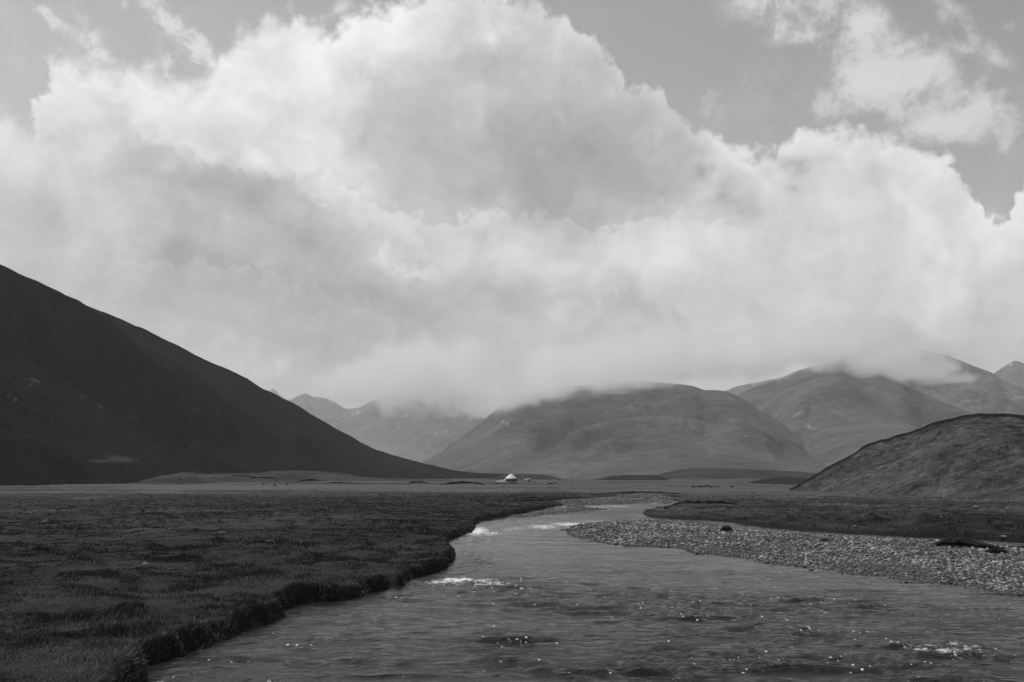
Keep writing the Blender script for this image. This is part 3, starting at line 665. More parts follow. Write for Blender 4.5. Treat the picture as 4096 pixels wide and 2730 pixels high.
def drop(px, py):
    """where the photographed point meets the land"""
    d = Vector(ray(px, py)); o0 = Vector((0, 0, CAM_H)); best = None
    for o in LAND:
        ok, loc, nrm, _ = o.ray_cast(o0, d, distance=20000)
        if ok and (best is None or (loc - o0).length < (best - o0).length): best = loc
    return best if best is not None else Vector((*on_plane(px, py, 0.5), 0.5))
def m_per_px(p): return math.hypot(p[0], p[1]) / FOC

# eroded turf banks: low steps of bare soil facing the river, a turf lip along their top
MB_ = hill_material('bare_bank_soil', 0.012, 12, 1.2, 0.5, 0.0)
def bank(top, th, seed, back=7.0, mat=MB_, ragged=0.5, cols=140):
    """top: photographed line of the lip; th: height of the soil face in photo pixels"""
    x0, x1 = top[0][0], top[-1][0]; px = np.linspace(x0, x1, cols); py = smooth_curve(top, px)
    k = np.sin(np.linspace(0, math.pi, cols)) ** 0.5 * (1 - ragged * 0.5 + ragged * fbm(px / 14, px * 0 + seed, 4, seed))
    V = []
    rows = [(1.0, 0.0, -0.3), (1.0, 0.0, 0.0), (0.6, 0.25, 0), (0.25, 0.35, 0), (0.0, 0.4, 0), (-0.06, 0.9, 0), (-0.02, 2.5, 0), (0, back, -0.35)]
    for c in range(cols):
        b = drop(float(px[c]), float(py[c] + th)); r = math.hypot(b.x, b.y); H = max(th * r / FOC, 0.1)
        H = min(H, 2.2) * max(float(k[c]), 0.03); a = math.atan2(b.x, b.y)
        for (u, dr, dz) in rows:
            rr_ = r + dr; V.append((rr_ * math.sin(a), rr_ * math.cos(a), b.z + H * (1 - u) + dz))
    o = mesh_np('bank', V, grid_faces(cols, len(rows))[:, ::-1], [mat], smooth=True)
    return tag(o, kind='structure')
for k, (pts, th) in enumerate([([(1630,1927),(1680,1924),(1715,1928)], 7), ([(1760,1931),(1800,1928),(1850,1926),(1905,1927),(1945,1934)], 9), ([(2020,1930),(2045,1929),(2075,1931)], 5), ([(1955,1935),(2000,1934),(2030,1935)], 3),
       ([(735,1893),(800,1893),(915,1895)], 4), ([(925,1898),(1000,1903),(1040,1908)], 6), ([(985,1914),(1010,1909),(1050,1908),(1130,1914)], 6), ([(1180,1924),(1225,1917),(1290,1916)], 7), ([(1300,1930),(1350,1928),(1420,1931)], 4),
       ([(2185,1934),(2225,1931),(2238,1937)], 5), ([(2688,2014),(2720,2008),(2780,2006),(2850,2005),(2960,2012)], 9), ([(1975,2006),(2060,2002),(2160,1999),(2250,1995)], 6), ([(2360,1978),(2480,1968),(2620,1967),(2750,1975)], 5), ([(2050,1992),(2120,1990),(2180,1990)], 4)]):
    bank(pts, th, 100 + k)
# ------------------------------------------------------------------ air: one closed box of even haze round everything
def closed_box(name, lo, hi, mat):
    bm = bmesh.new(); bmesh.ops.create_cube(bm, size=1.0)
    for v in bm.verts: v.co = [lo[i] + (v.co[i] + 0.5) * (hi[i] - lo[i]) for i in range(3)]
    return obj_bm(name, bm, mat)
hm, g, out = material('valley_haze')
pv = g.n('ShaderNodeVolumePrincipled', {'Color': (0.96, 0.96, 0.96, 1), 'Density': 8.0e-5, 'Anisotropy': 0.4})
g.t.links.new(pv.outputs[0], out.inputs['Volume'])
hz = closed_box('haze', (-16000, -16000, -2.0), (16000, 16000, 1150), hm)
tag(hz, 'thin pale haze filling the valley and fading the far mountains', 'haze', kind='stuff')

# ------------------------------------------------------------------ low clouds lying on the hills: real volumes
def cloud_material(name, dens, col):
    m, g, out = material(name)
    info = g.n('ShaderNodeVolumeInfo')
    d = g.m('MULTIPLY', info.outputs['Density'], dens)
    pv = g.n('ShaderNodeVolumePrincipled', {'Color': (col, col, col, 1), 'Density': d, 'Anisotropy': 0.55})
    g.t.links.new(pv.outputs[0], out.inputs['Volume']); return m

def cloud(name, blobs, vox, mat, label, nscale, namp, seed):
    """blobs: (px, py, range, half width px, half height px, half depth m)"""
    C_, Rr = [], []
    for (px, py, r, hw, hh, hd) in blobs:
        C_.append(at_range(px, py, r)); Rr.append((hw * r / FOC, hd, hh * r / FOC))
    C_, Rr = np.array(C_), np.array(Rr)
    org = C_.mean(0); C_ = C_ - org
    lo = (C_ - Rr * 1.25).min(0); hi = (C_ + Rr * 1.25).max(0)
    t = bpy.data.node_groups.new(name, 'GeometryNodeTree'); t.interface.new_socket('Geometry', in_out='INPUT', socket_type='NodeSocketGeometry')
    t.interface.new_socket('Geometry', in_out='OUTPUT', socket_type='NodeSocketGeometry')
    g = NT(t); go = g.n('NodeGroupOutput')
    pos = g.n('GeometryNodeInputPosition').outputs[0]
    wv = g.v('SUBTRACT', g.noise(pos, nscale * 0.5, 3, 0.5, out='Color'), (0.5, 0.5, 0.5))
    p2 = g.v('MULTIPLY_ADD', wv, (0.35 / nscale,) * 3, pos)
    f = None
    for c, r in zip(C_, Rr):
        q = g.v('LENGTH', g.v('MULTIPLY', g.v('SUBTRACT', p2, tuple(c)), tuple(1 / r)))
        b = g.m('SUBTRACT', 1.0, q)
        f = b if f is None else g.n('ShaderNodeMath', {0: f, 1: b, 2: 0.25}, operation='SMOOTH_MAX').outputs[0]
    nz = g.m('SUBTRACT', g.noise(pos, nscale, 7, 0.66), 0.5)
    f = g.m('ADD', f, g.m('MULTIPLY', nz, namp))
    d = g.map(f, 0.06, 0.42)
    dims = hi - lo; res = [int(max(8, dims[i] / vox[i])) for i in range(3)]
    vc = g.n('GeometryNodeVolumeCube', {'Density': d, 'Background': 0.0, 'Min': tuple(lo), 'Max': tuple(hi), 'Resolution X': res[0], 'Resolution Y': res[1], 'Resolution Z': res[2]})
    sm = g.n('GeometryNodeSetMaterial', {'Geometry': vc.outputs[0], 'Material': mat})
    t.links.new(sm.outputs[0], go.inputs[0])
    me = bpy.data.volumes.new(name); me.materials.append(mat)
    o = bpy.data.objects.new(name, me); COL.objects.link(o); o.location = org
    o.modifiers.new('cloud', 'NODES').node_group = t
    tag(o, label, 'cloud'); print(name, res)
    return o
def hug(px, py, border, hw, hh, hd, ahead=0.35):
    """blob whose lower edge lies on the slope met by the photographed point (px, border)"""
    q = drop(px, border); return (px, py, math.hypot(q.x, q.y) - hd * ahead, hw, hh, hd)
BANK = [hug(1940,1640,1676,110,52,200), hug(2070,1560,1652,140,100,220), hug(2220,1490,1618,170,124,260), hug(2420,1455,1588,210,124,280), hug(2610,1450,1564,205,108,260),
        (2800,1430,2900,225,115,260), hug(3010,1415,1558,210,130,300), hug(3230,1385,1498,235,108,300), hug(3430,1385,1502,215,110,300), (3480,1345,3300,200,90,260), hug(3600,1435,1538,155,92,260),
        hug(3720,1488,1548,115,52,220), hug(3810,1520,1548,70,24,180)]
cloud('cloud', BANK, (9, 15, 8), cloud_material('bank_cloud', 0.0105, 1.0), 'long white cloud bank draped over the tops of the middle hills', 0.013, 2.5, 1)
VAL = [hug(1290,1545,1622,70,40,350), hug(1410,1530,1662,140,110,500), hug(1560,1510,1690,170,160,600), hug(1720,1500,1700,180,180,600), hug(1880,1500,1700,170,180,600), hug(2010,1510,1690,140,160,500)]
cloud('cloud', VAL, (24, 44, 18), cloud_material('valley_cloud', 0.0045, 0.955), 'grey cloud hiding the top of the far valley mountain, left of the white bank', 0.0048, 2.6, 2)
# ------------------------------------------------------------------ things standing about
def rock_mesh(name, mat, seed, size=(1, 1, 0.6), sub=3, rough=0.22, cut=0.5):
    bm = bmesh.new(); bmesh.ops.create_icosphere(bm, subdivisions=sub, radius=1.0)
    r_ = random.Random(seed)
    planes = [(Vector((r_.gauss(0, 1), r_.gauss(0, 1), r_.gauss(0, 0.7))).normalized(), r_.uniform(0.62, 0.9)) for _ in range(9)]
    for v in bm.verts:
        p = v.co.copy()
        for n_, d_ in planes:
            k = p.dot(n_)
            if k > d_: p -= n_ * (k - d_) * (1 - 0.15)
        q = p * 2.1
        nn = float(vnoise(np.array([q.x + seed]), np.array([q.y + q.z * 1.7]), seed)[0])
        p *= 1 + rough * 0.5 * nn
        v.co = Vector((p.x * size[0], p.y * size[1], max(p.z, -cut) * size[2]))
    lo = min(v.co.z for v in bm.verts)
    for v in bm.verts: v.co.z -= lo
    return obj_bm(name, bm, mat, smooth=sub > 2)

M_PALE = simple_mat('pale_stone', 0.22, 0.85, 0.35, 3.0, 0.05)
M_DARK = simple_mat('dark_stone', 0.018, 0.75, 0.4, 3.0, 0.05)
M_WHITE = simple_mat('white_canvas', 0.86, 0.7, 0.06, 1.5, 0.02)
M_FELT = simple_mat('grey_felt_wall', 0.075, 0.95, 0.35, 1.2, 0.02)
M_WOOD = simple_mat('weathered_wood', 0.035, 0.85, 0.3, 5.0, 0.01)
M_IRON = simple_mat('sooty_iron', 0.012, 0.5, 0.3, 5.0)
M_TURF = simple_mat('dark_turf', 0.012, 0.95, 0.5, 2.5, 0.15)

def stone(px, py, w_px, h_px, mat, name, label, seed, group=None, deep=0.8):
    p = drop(px, py); k = m_per_px(p); w_, h_ = w_px * k, h_px * k
    o = rock_mesh(name, mat, seed, (w_ / 1.75, w_ * deep / 1.75, h_ / 1.25))
    o.location = (p.x, p.y, p.z - 0.06 * h_); o.rotation_euler = (0, 0, math.atan2(-p.x, p.y) + random.Random(seed).uniform(-0.3, 0.3))
    return tag(o, label, 'rock', group)

# --- yurt
yp = drop(2044, 1927); ky = m_per_px(yp); face = math.atan2(yp.x, yp.y)
yurt = empty('yurt', (yp.x, yp.y, yp.z - 0.05), -face)
tag(yurt, 'round yurt with a white canvas roof and dark felt wall on the plain', 'yurt')
def lathe(bm, prof, n=64, scal=None):
    rings = []
    for i, (r, z) in enumerate(prof):
        ring = []
        for j in range(n):
            a = 2 * math.pi * j / n
            dr, dz = scal(i, a) if scal else (0, 0)
            ring.append(bm.verts.new(((r + dr) * math.cos(a), (r + dr) * math.sin(a), z + dz)))
        rings.append(ring)
    for a, b in zip(rings, rings[1:]):
        for j in range(n): bm.faces.new((a[j], a[(j + 1) % n], b[(j + 1) % n], b[j]))
    return rings
def box(bm, x0, x1, y0, y1, z0, z1, rot=None, bev=0.0):
    r = bmesh.ops.create_cube(bm, size=1.0)['verts']
    for v in r: v.co = Vector((x0 + (v.co.x + .5) * (x1 - x0), y0 + (v.co.y + .5) * (y1 - y0), z0 + (v.co.z + .5) * (z1 - z0)))
    if rot is not None: bmesh.ops.rotate(bm, verts=r, cent=(0, 0, 0), matrix=rot)
    return r
def tube(bm, p0, p1, r0, r1, n=8):
    p0, p1 = Vector(p0), Vector(p1); d = (p1 - p0); q = d.to_track_quat('Z', 'Y').to_matrix()
    A = [bm.verts.new(p0 + q @ Vector((r0 * math.cos(2 * math.pi * k / n), r0 * math.sin(2 * math.pi * k / n), 0))) for k in range(n)]
    B = [bm.verts.new(p1 + q @ Vector((r1 * math.cos(2 * math.pi * k / n), r1 * math.sin(2 * math.pi * k / n), 0))) for k in range(n)]
    for k in range(n): bm.faces.new((A[k], A[(k + 1) % n], B[(k + 1) % n], B[k]))
    bm.faces.new(A[::-1]); bm.faces.new(B)
bm = bmesh.new()
lathe(bm, [(2.50, 0.0), (2.58, 0.25), (2.60, 0.8), (2.58, 1.44)], 48, lambda i, a: (0.03 * math.sin(a * 17 + i), 0))
obj_bm('wall', bm, M_FELT, yurt, True)
bm = bmesh.new()
rr = lathe(bm, [(2.80, 1.30), (2.78, 1.42), (2.60, 1.72), (2.20, 2.12), (1.70, 2.58), (1.15, 3.06), (0.70, 3.42), (0.42, 3.58), (0.18, 3.66), (0.02, 3.68)], 72,
           lambda i, a: ((0.03 * math.cos(a * 18), 0.07 * math.sin(a * 18) + 0.03 * math.sin(a * 7)) if i < 2 else (0.025 * math.cos(a * 18) * (i < 7), 0)))
bm.faces.new(rr[-1])
roof = obj_bm('roof', bm, M_WHITE, yurt, True)
bm = bmesh.new(); lathe(bm, [(0.62, 3.50), (0.66, 3.50), (0.50, 3.60), (0.30, 3.69), (0.02, 3.72)], 32); obj_bm('crown_flap', bm, M_WHITE, roof, True)
for k, z in enumerate((0.55, 1.02)):
    bm = bmesh.new(); lathe(bm, [(2.62, z - .04), (2.66, z - .02), (2.66, z + .02), (2.62, z + .04)], 48); obj_bm('girth_rope', bm, M_WOOD, yurt, True)
da = math.radians(-38)
R_ = Matrix.Rotation(da + math.pi / 2, 3, 'Z')
bm = bmesh.new(); box(bm, -.62, -.50, -2.86, -2.46, 0, 1.36, R_); box(bm, .50, .62, -2.86, -2.46, 0, 1.36, R_); box(bm, -.62, .62, -2.86, -2.46, 1.365, 1.46, R_)
door = obj_bm('door_frame', bm, M_WOOD, yurt)
bm = bmesh.new(); box(bm, -.495, -.01, -2.70, -2.65, 0.05, 1.355, R_); box(bm, .01, .495, -2.70, -2.65, 0.05, 1.355, R_); obj_bm('door', bm, M_IRON, yurt)
bm = bmesh.new(); tube(bm, (1.95, 1.2, 2.0), (1.95, 1.2, 3.45), .07, .07, 12); tube(bm, (1.95, 1.2, 3.45), (1.95, 1.2, 3.55), .12, .10, 12); obj_bm('stovepipe', bm, M_IRON, yurt, True)
# post of the entrance awning beside the door
bm = bmesh.new(); tube(bm, (0, 0, 0), (0.02, 0, 1.05), .16, .12, 10); box(bm, -.2, .2, -.12, .12, 1.05, 1.14)
o = obj_bm('barrel', bm, M_IRON); q = drop(2067.5, 1926.5); o.location = q; tag(o, 'dark upright barrel at the right foot of the yurt wall', 'barrel')

def bundle(name, px, py, w_, d_, h_, prof, label, seed):
    p = drop(px, py); bm = bmesh.new(); bmesh.ops.create_icosphere(bm, subdivisions=4, radius=1.0)
    for v in bm.verts:
        c = v.co; zz = max(c.z, -0.25); rr_ = math.hypot(c.x, c.y)
        pk = prof(c.x)
        f = 1 + 0.08 * math.sin(7 * math.atan2(c.y, c.x) + seed) * (1 - abs(c.z))
        v.co = Vector((c.x * w_ / 2 * f, c.y * d_ / 2 * f, (zz + 0.25) / 1.25 * h_ * pk))
    o = obj_bm(name, bm, M_WHITE, smooth=True); o.location = (p.x, p.y, p.z - 0.03); o.rotation_euler = (0, 0, -face)
    return tag(o, label, 'bundle', 'white covered bundles left of the yurt')
bundle('covered_bundle', 1989.5, 1928.4, 0.98, 0.8, 0.52, lambda x: 1.0, 'small white covered bundle, farthest from the yurt', 1)
bundle('covered_bundle', 2003.5, 1928.4, 2.25, 1.2, 1.0, lambda x: 0.35 + 0.65 * math.exp(-((x + 0.05) / 0.42) ** 2), 'white covered heap with a pointed top, middle of the three left of the yurt', 2)
bundle('covered_bundle', 2018.0, 1928.4, 1.5, 1.2, 1.30, lambda x: 1.0, 'tall rounded white bundle touching the left side of the yurt', 3)
# --- rack with a white sheet
rp = drop(2108, 1927)
rack = empty('drying_rack', rp, -face); tag(rack, 'low wooden rack on legs, right of the yurt under a white sheet', 'rack')
for (x, y) in ((-1.05, -.4), (1.05, -.4), (-1.05, .4), (1.05, .4)):
    bm = bmesh.new(); tube(bm, (x, y, 0), (x * .98, y, 1.20 + 0.12 * x), .06, .05, 8); obj_bm('leg', bm, M_WOOD, rack, True)
bm = bmesh.new()
for y in (-.4, .4): tube(bm, (-1.2, y, 1.08), (1.2, y, 1.36), .05, .05, 8)
for x in (-1, -.5, 0, .5, 1): tube(bm, (x, -.5, 1.26 + .115 * x), (x, .5, 1.26 + .115 * x), .035, .035, 6)
obj_bm('top_frame', bm, M_WOOD, rack, True)
bm = bmesh.new(); box(bm, .55, 1.0, -.32, .32, 0.0, 1.0); obj_bm('stacked_box', bm, M_IRON, rack)
n_ = 24; V = []
for top in (1, 0):
    for i in range(n_):
        for j in range(10):
            x = -1.3 + 2.6 * i / (n_ - 1); y = -.62 + 1.24 * j / 9
            z = 1.36 + .118 * x + 0.05 * math.sin(x * 5 + 1) + (0.12 * math.exp(-((x - .9) / .25) ** 2)) - (0.14 if j in (0, 9) else 0.0) - (0.03 if not top else 0)
            V.append((x, y, z))
fc = grid_faces(n_, 10); N_ = n_ * 10
rim_ = [i * 10 for i in range(n_)] + [(n_ - 1) * 10 + j for j in range(1, 10)] + [i * 10 + 9 for i in range(n_ - 2, -1, -1)] + [j for j in range(8, 0, -1)]
side = [(a, b, b + N_, a + N_) for a, b in zip(rim_, rim_[1:] + rim_[:1])]
sh = mesh_np('white_sheet', V, np.concatenate([fc[:, ::-1], fc + N_, np.array(side)]), [M_WHITE]); sh.location = rp; sh.rotation_euler = (0, 0, -face)
tag(sh, 'white sheet spread over the wooden rack right of the yurt', 'sheet')
# --- posts and poles
def post(name, px, y0, y1, wpx, label, cat, cap=False, lean=0.0, wire=False):
    p = drop(px, y1); k = m_per_px(p); h = (y1 - y0) * k; r = wpx * k / 2
    o = empty(name, (p.x, p.y, p.z - 0.1)); tag(o, label, cat)
    bm = bmesh.new(); tube(bm, (0, 0, 0), (lean * h, 0, h * .55), r * .8, r, 10); tube(bm, (lean * h, 0, h * .55), (lean * h * 1.2, 0, h + .1), r * 1.02, r * .95, 10)
    obj_bm('shaft', bm, M_WOOD, o, True)
    bm = bmesh.new(); tube(bm, (lean * h * 1.2, 0, h + .1), (lean * h * 1.2, 0, h + .1 + r), r * (1.5 if cap else 1.0), r * .5, 10); obj_bm('cap', bm, M_WOOD, o, True)
    return o
post('wooden_post', 2154.5, 1916, 1926, 2.4, 'thick dark wooden post standing right of the drying rack', 'post', True, 0.04)
post('wooden_post', 2268.5, 1914.5, 1926, 1.3, 'thin wooden post on the plain, farthest right of the yurt camp', 'post')
post('tall_pole', 2286, 1905.5, 1953, 0.9, 'tall thin pole in front of the middle hill, right of the yurt', 'pole')
post('thin_pole', 1396, 1919, 1938, 0.9, 'thin pole on the left plain between the eroded banks', 'pole')
post('thin_pole', 903, 1908, 1922, 0.9, 'short thin pole at the left end of the terrace, right of the cattle', 'pole')
# plank lying in the grass
p = drop(2128, 1933); bm = bmesh.new(); box(bm, -.75, .75, -.09, .09, 0, .07); box(bm, -.5, -.42, -.3, .3, .072, .13); o = obj_bm('plank', bm, M_PALE); o.location = (p.x, p.y, p.z + .02); o.rotation_euler = (0, 0.0, -0.75)
tag(o, 'pale plank lying in the grass right of the yurt', 'plank')
# --- pale forked stone on the far terrace
p = drop(1789, 1921.5); k = m_per_px(p); bm = bmesh.new()
def knob(c, r, st=(1, 1, 1)):
    v = bmesh.ops.create_icosphere(bm, subdivisions=3, radius=r)['verts']
    for w_ in v:
        n0 = float(vnoise(np.array([w_.co.x * 5 + c[0]]), np.array([w_.co.z * 5 + w_.co.y * 4]), 8)[0])
        w_.co = Vector((w_.co.x * st[0], w_.co.y * st[1], w_.co.z * st[2])) * (1 + .15 * n0) + Vector(c)
knob((1.5 * k, 0, 2.5 * k), 2.4 * k, (.9, .9, 1.3)); knob((0.2 * k, 0, 6.5 * k), 1.6 * k, (.9, .9, 1.7)); knob((1.9 * k, .1, 7.5 * k), 1.2 * k, (.7, .8, 2.2)); knob((-2.2 * k, 0, 11.3 * k), 2.2 * k, (1, .9, 1)); knob((-3.2 * k, 0.2, 3.5 * k), 1.5 * k, (.8, .8, 2.0))
o = obj_bm('standing_stone', bm, simple_mat('lichened_stone', 0.20, 0.9, 0.5, 1.6, 0.05), smooth=True); o.location = (p.x, p.y, p.z - .15)
tag(o, 'pale forked stone standing upright on the far edge of the plain, left of the yurt', 'rock')

# ------------------------------------------------------------------ animals: one skinned body each, head down or up
def coat(name, dark, light, level, soft=0.04):
    m, g, out = material(name)
    tc = g.n('ShaderNodeTexCoord').outputs['Object']; z = g.n('ShaderNodeSeparateXYZ', {'Vector': tc}).outputs[2]
    nz = g.noise(tc, 5.0, 3, 0.6)
    f = g.map(g.m('ADD', z, g.m('MULTIPLY', g.m('SUBTRACT', nz, .5), .25)), level - soft, level + soft)
    b = g.n('ShaderNodeBsdfPrincipled', {'Base Color': g.grey(g.mixf(f, dark, light)), 'Roughness': 0.9, 'Specular IOR Level': 0.1})
    g.t.links.new(b.outputs[0], out.inputs['Surface']); return m
M_BLACK = coat('black_coat', 0.008, 0.012, 9.0); M_SADDLE = coat('black_coat_white_back', 0.010, 0.55, 0.70); M_GREYB = coat('black_coat_grey_back', 0.010, 0.30, 0.76)
def beast(name, mat, graze=True, stout=1.0):
    k = stout
    J = [(-.36, 0, .62, .20 * k), (0, 0, .63, .225 * k), (.32, 0, .63, .20 * k)]
    J += [(.52, 0, .52, .10), (.64, 0, .28, .085), (.72, 0, .11, .05)] if graze else [(.50, 0, .80, .10), (.60, 0, .96, .085), (.76, 0, .92, .05)]
    E = [(0, 1), (1, 2), (2, 3), (3, 4), (4, 5)]
    for s_ in (-1, 1):
        b = len(J); J += [(.30, .12 * s_, .46, .075), (.32, .125 * s_, .25, .042), (.30, .125 * s_, .0, .04)]; E += [(2, b), (b, b + 1), (b + 1, b + 2)]
        b = len(J); J += [(-.34, .13 * s_, .46, .09), (-.30, .135 * s_, .36, .055), (-.42, .135 * s_, .22, .040), (-.39, .135 * s_, .0, .04)]; E += [(0, b), (b, b + 1), (b + 1, b + 2), (b + 2, b + 3)]
        b = len(J); hd = J[4]; J += [(hd[0] - .03, .12 * s_, hd[2] + .07, .03)]; E += [(4, b)]
    b = len(J); J += [(-.55, 0, .60, .04), (-.60, 0, .36, .035)]; E += [(0, b), (b, b + 1)]
    me = bpy.data.meshes.new(name); me.from_pydata([j[:3] for j in J], E, []); me.materials.append(mat)
    o = bpy.data.objects.new(name, me); COL.objects.link(o)
    sk = o.modifiers.new('skin', 'SKIN'); sk.use_smooth_shade = True
    for v, j in zip(me.skin_vertices[0].data, J): v.radius = (j[3], j[3]); v.use_root = False
    me.skin_vertices[0].data[0].use_root = True
    ss = o.modifiers.new('smooth', 'SUBSURF'); ss.levels = 1; ss.render_levels = 2
    return o
PROT = {}
def animal(kind, mat, graze, px, py, hpx, turn, label, cat, group, stout=1.0):
    key = (kind, mat.name, graze, stout)
    if key not in PROT: PROT[key] = o = beast(kind, mat, graze, stout)
    else: o = PROT[key].copy(); COL.objects.link(o)
    p = drop(px, py); s = hpx * m_per_px(p) / (0.88 if graze else 1.02)
    o.location = (p.x, p.y, p.z - 0.02); o.scale = (s, s, s); o.rotation_euler = (0, 0, turn)
    return tag(o, label, cat, group)
PI = math.pi
G1 = 'sheep grazing in a row on the plain'
animal('sheep', M_BLACK, True, 2774, 1952.5, 9.5, PI + .2, 'black grazing sheep at the left end of the row on the plain', 'sheep', G1)
animal('sheep', M_SADDLE, True, 2787, 1950, 7.5, PI - .4, 'small sheep with a pale back, second from the left in the row', 'sheep', G1)
animal('sheep', M_BLACK, True, 2796, 1952, 9.0, PI - .9, 'black sheep turned away, third from the left in the row', 'sheep', G1)
animal('sheep', M_BLACK, True, 2806, 1952, 9.0, .5, 'black sheep in the middle of the row, left of the broad gap', 'sheep', G1)
animal('sheep', M_BLACK, True, 2821, 1952, 10.0, PI, 'black sheep just right of the gap in the row', 'sheep', G1, 1.1)
animal('sheep', M_GREYB, True, 2829, 1950, 10.5, .2, 'sheep with a pale grey back behind the black ones in the row', 'sheep', G1, 1.1)
animal('sheep', M_BLACK, True, 2840, 1952, 9.0, .3, 'black sheep with its head beside a white backed one', 'sheep', G1)
animal('sheep', M_SADDLE, True, 2850, 1951.5, 9.0, -.5, 'white backed sheep second from the right in the row', 'sheep', G1, 1.1)
animal('sheep', M_SADDLE, True, 2871, 1952.5, 11.5, PI - .1, 'stout white backed sheep at the right end of the row', 'sheep', G1, 1.25)
G2 = 'cattle scattered on the left plain'
animal('cow', M_BLACK, False, 1055, 1941, 11.5, PI / 2 + .2, 'black cow seen end on, leftmost of the three below the terrace', 'cow', G2)
animal('cow', M_BLACK, False, 1099, 1946.5, 11.5, -PI / 2 - .2, 'black cow seen end on, middle and lowest of the three below the terrace', 'cow', G2)
animal('cow', M_BLACK, False, 1146.5, 1942.5, 10.5, PI / 2 - .3, 'black cow beside a pale gravel streak, rightmost of the three below the terrace', 'cow', G2)
animal('cow', M_BLACK, True, 719, 1920.5, 7.0, PI + .1, 'black grazing cow left of a bright white rock', 'cow', G2)
animal('cow', M_BLACK, False, 762.5, 1912, 7.5, PI / 2, 'black cow seen end on, highest on the slope of the left herd', 'cow', G2)
animal('cow', M_BLACK, False, 778, 1917, 8.0, PI / 2 + .4, 'black cow turned half away, just right of the highest one', 'cow', G2)
animal('cow', M_SADDLE, True, 802, 1922.5, 7.5, PI / 2 + .7, 'black cow with a white back, lowest in the left herd', 'cow', G2)
animal('cow', M_GREYB, True, 829, 1917, 6.5, .4, 'black cow with a pale back at the right end of the left herd', 'cow', G2)
animal('cow', M_BLACK, True, 460, 1927, 7.0, PI, 'dark cow at the foot of the dark mountain, farthest left of all', 'cow', G2)
animal('cow', M_SADDLE, True, 472, 1928.5, 7.0, .3, 'dark cow with a pale shoulder beside the farthest left cow', 'cow', G2)
animal('cow', M_BLACK, True, 502, 1925, 5.0, PI, 'small dark calf, left one of a pair at the mountain foot', 'cow', G2)
animal('cow', M_BLACK, True, 518, 1926, 5.0, 0, 'small dark calf, right one of a pair at the mountain foot', 'cow', G2)

# ------------------------------------------------------------------ single rocks and clods that stand out
ROCKS = [(732,1914.5,11,3.5,1,'bright white rock among the cattle on the left plain'),(807,1907,7,2.5,1,'small white rock on the slope above the cattle'),(1055.5,1945,4,2.5,1,'small white stone in front of the leftmost of three black cows'),
 (2093,1908.5,5,2.6,1,'pale boulder on the low swell behind the yurt camp'),(2213,1920,6,3,1,'pale boulder with a dark foot, right of the yurt camp'),(2237,1922,7,4.5,0,'dark boulder on the plain right of the yurt camp, left of its twin'),(2249,1923,8,4.5,0,'dark boulder on the plain right of the yurt camp, right of its twin'),
 (2770,1937.5,13,3.5,1,'long pale rock on the plain above the row of sheep'),(2928,1950,15,4,0,'flat dark rock on the plain right of the sheep'),
 (3075,1970,9,4,1,'white stone at the left foot of the moraine'),(3420,2110,15,7,1,'white stone lying alone on the right meadow above the back channel'),(3905,2033,22,7,1,'pale flat stone on the right meadow under the moraine'),(3767,2073,10,6,1,'small pale stone on the right meadow'),
 (4014,2152,24,9,1,'pale stone at the edge of the back channel, far right'),(182,2091,24,6,1,'pale flat stone on the left meadow near the frame edge'),(1080,2169,34,7,1,'pale flat stone in the middle of the left meadow'),(582,2264,22,12,1,'pale tilted stone in the left meadow grass'),(890,2135,26,6,1,'small pale slab in the left meadow behind the others'),
 (2905,2128,38,21,0,'black rounded boulder on the gravel bar'),(3665,2222,34,18,1,'largest pale slab on the gravel bar, left of the turf clod'),(3300,2166,30,10,0,'flat dark rock on the middle of the gravel bar'),
 (3310,2216,46,14,1,'long pale slab in the middle of the gravel bar'),(3950,2268,26,12,1,'pale rock on the right part of the gravel bar'),(3245,2283,20,9,1,'white stone at the water edge below the gravel bar'),
 (3560,2170,44,16,1,'wide pale rock near the back channel on the gravel bar')]
for i, (px, py, w_, h_, pale, lab) in enumerate(ROCKS):
    stone(px, py, w_, h_, M_PALE if pale else M_DARK, 'pale_rock' if pale else 'dark_rock', lab, 300 + i)
def clod(px0, px1, py, prof, label, seed):
    p = drop((px0 + px1) / 2, py); k = m_per_px(p); W_ = (px1 - px0) * k
    bm = bmesh.new(); bmesh.ops.create_icosphere(bm, subdivisions=5, radius=1.0)
    co = np.array([v.co for v in bm.verts]); a = fbm(co[:, 0] * 5 + seed, co[:, 1] * 4 + co[:, 2] * 4, 4, seed)
    for v, nn in zip(bm.verts, a):
        x = v.co.x; h = np.interp((x + 1) / 2, *zip(*prof)) * k
        s = 1 + 0.35 * float(nn)
        v.co = Vector((x * W_ / 2 * (1 + .05 * nn), v.co.y * 0.55 * W_ ** .3 * s, max(v.co.z, -.2) * h * s))
    o = obj_bm('turf_clod', bm, M_TURF, smooth=True); o.location = p; o.rotation_euler = (0, 0, math.atan2(-p.x, p.y) - .12)
    return tag(o, label, 'turf')
clod(3736, 4000, 2191, [(0, 6), (.12, 22), (.3, 32), (.48, 34), (.6, 22), (.8, 16), (.95, 10), (1, 3)], 'long dark clod of turf stranded on the gravel bar', 7)
clod(3945, 4030, 2212, [(0, 8), (.4, 18), (.8, 14), (1, 3)], 'small dark turf clod in front of the long one', 9)
clod(4030, 4180, 2196, [(0, 4), (.4, 10), (.8, 12), (1, 3)], 'low turf clod at the right frame edge beside the back channel', 12)

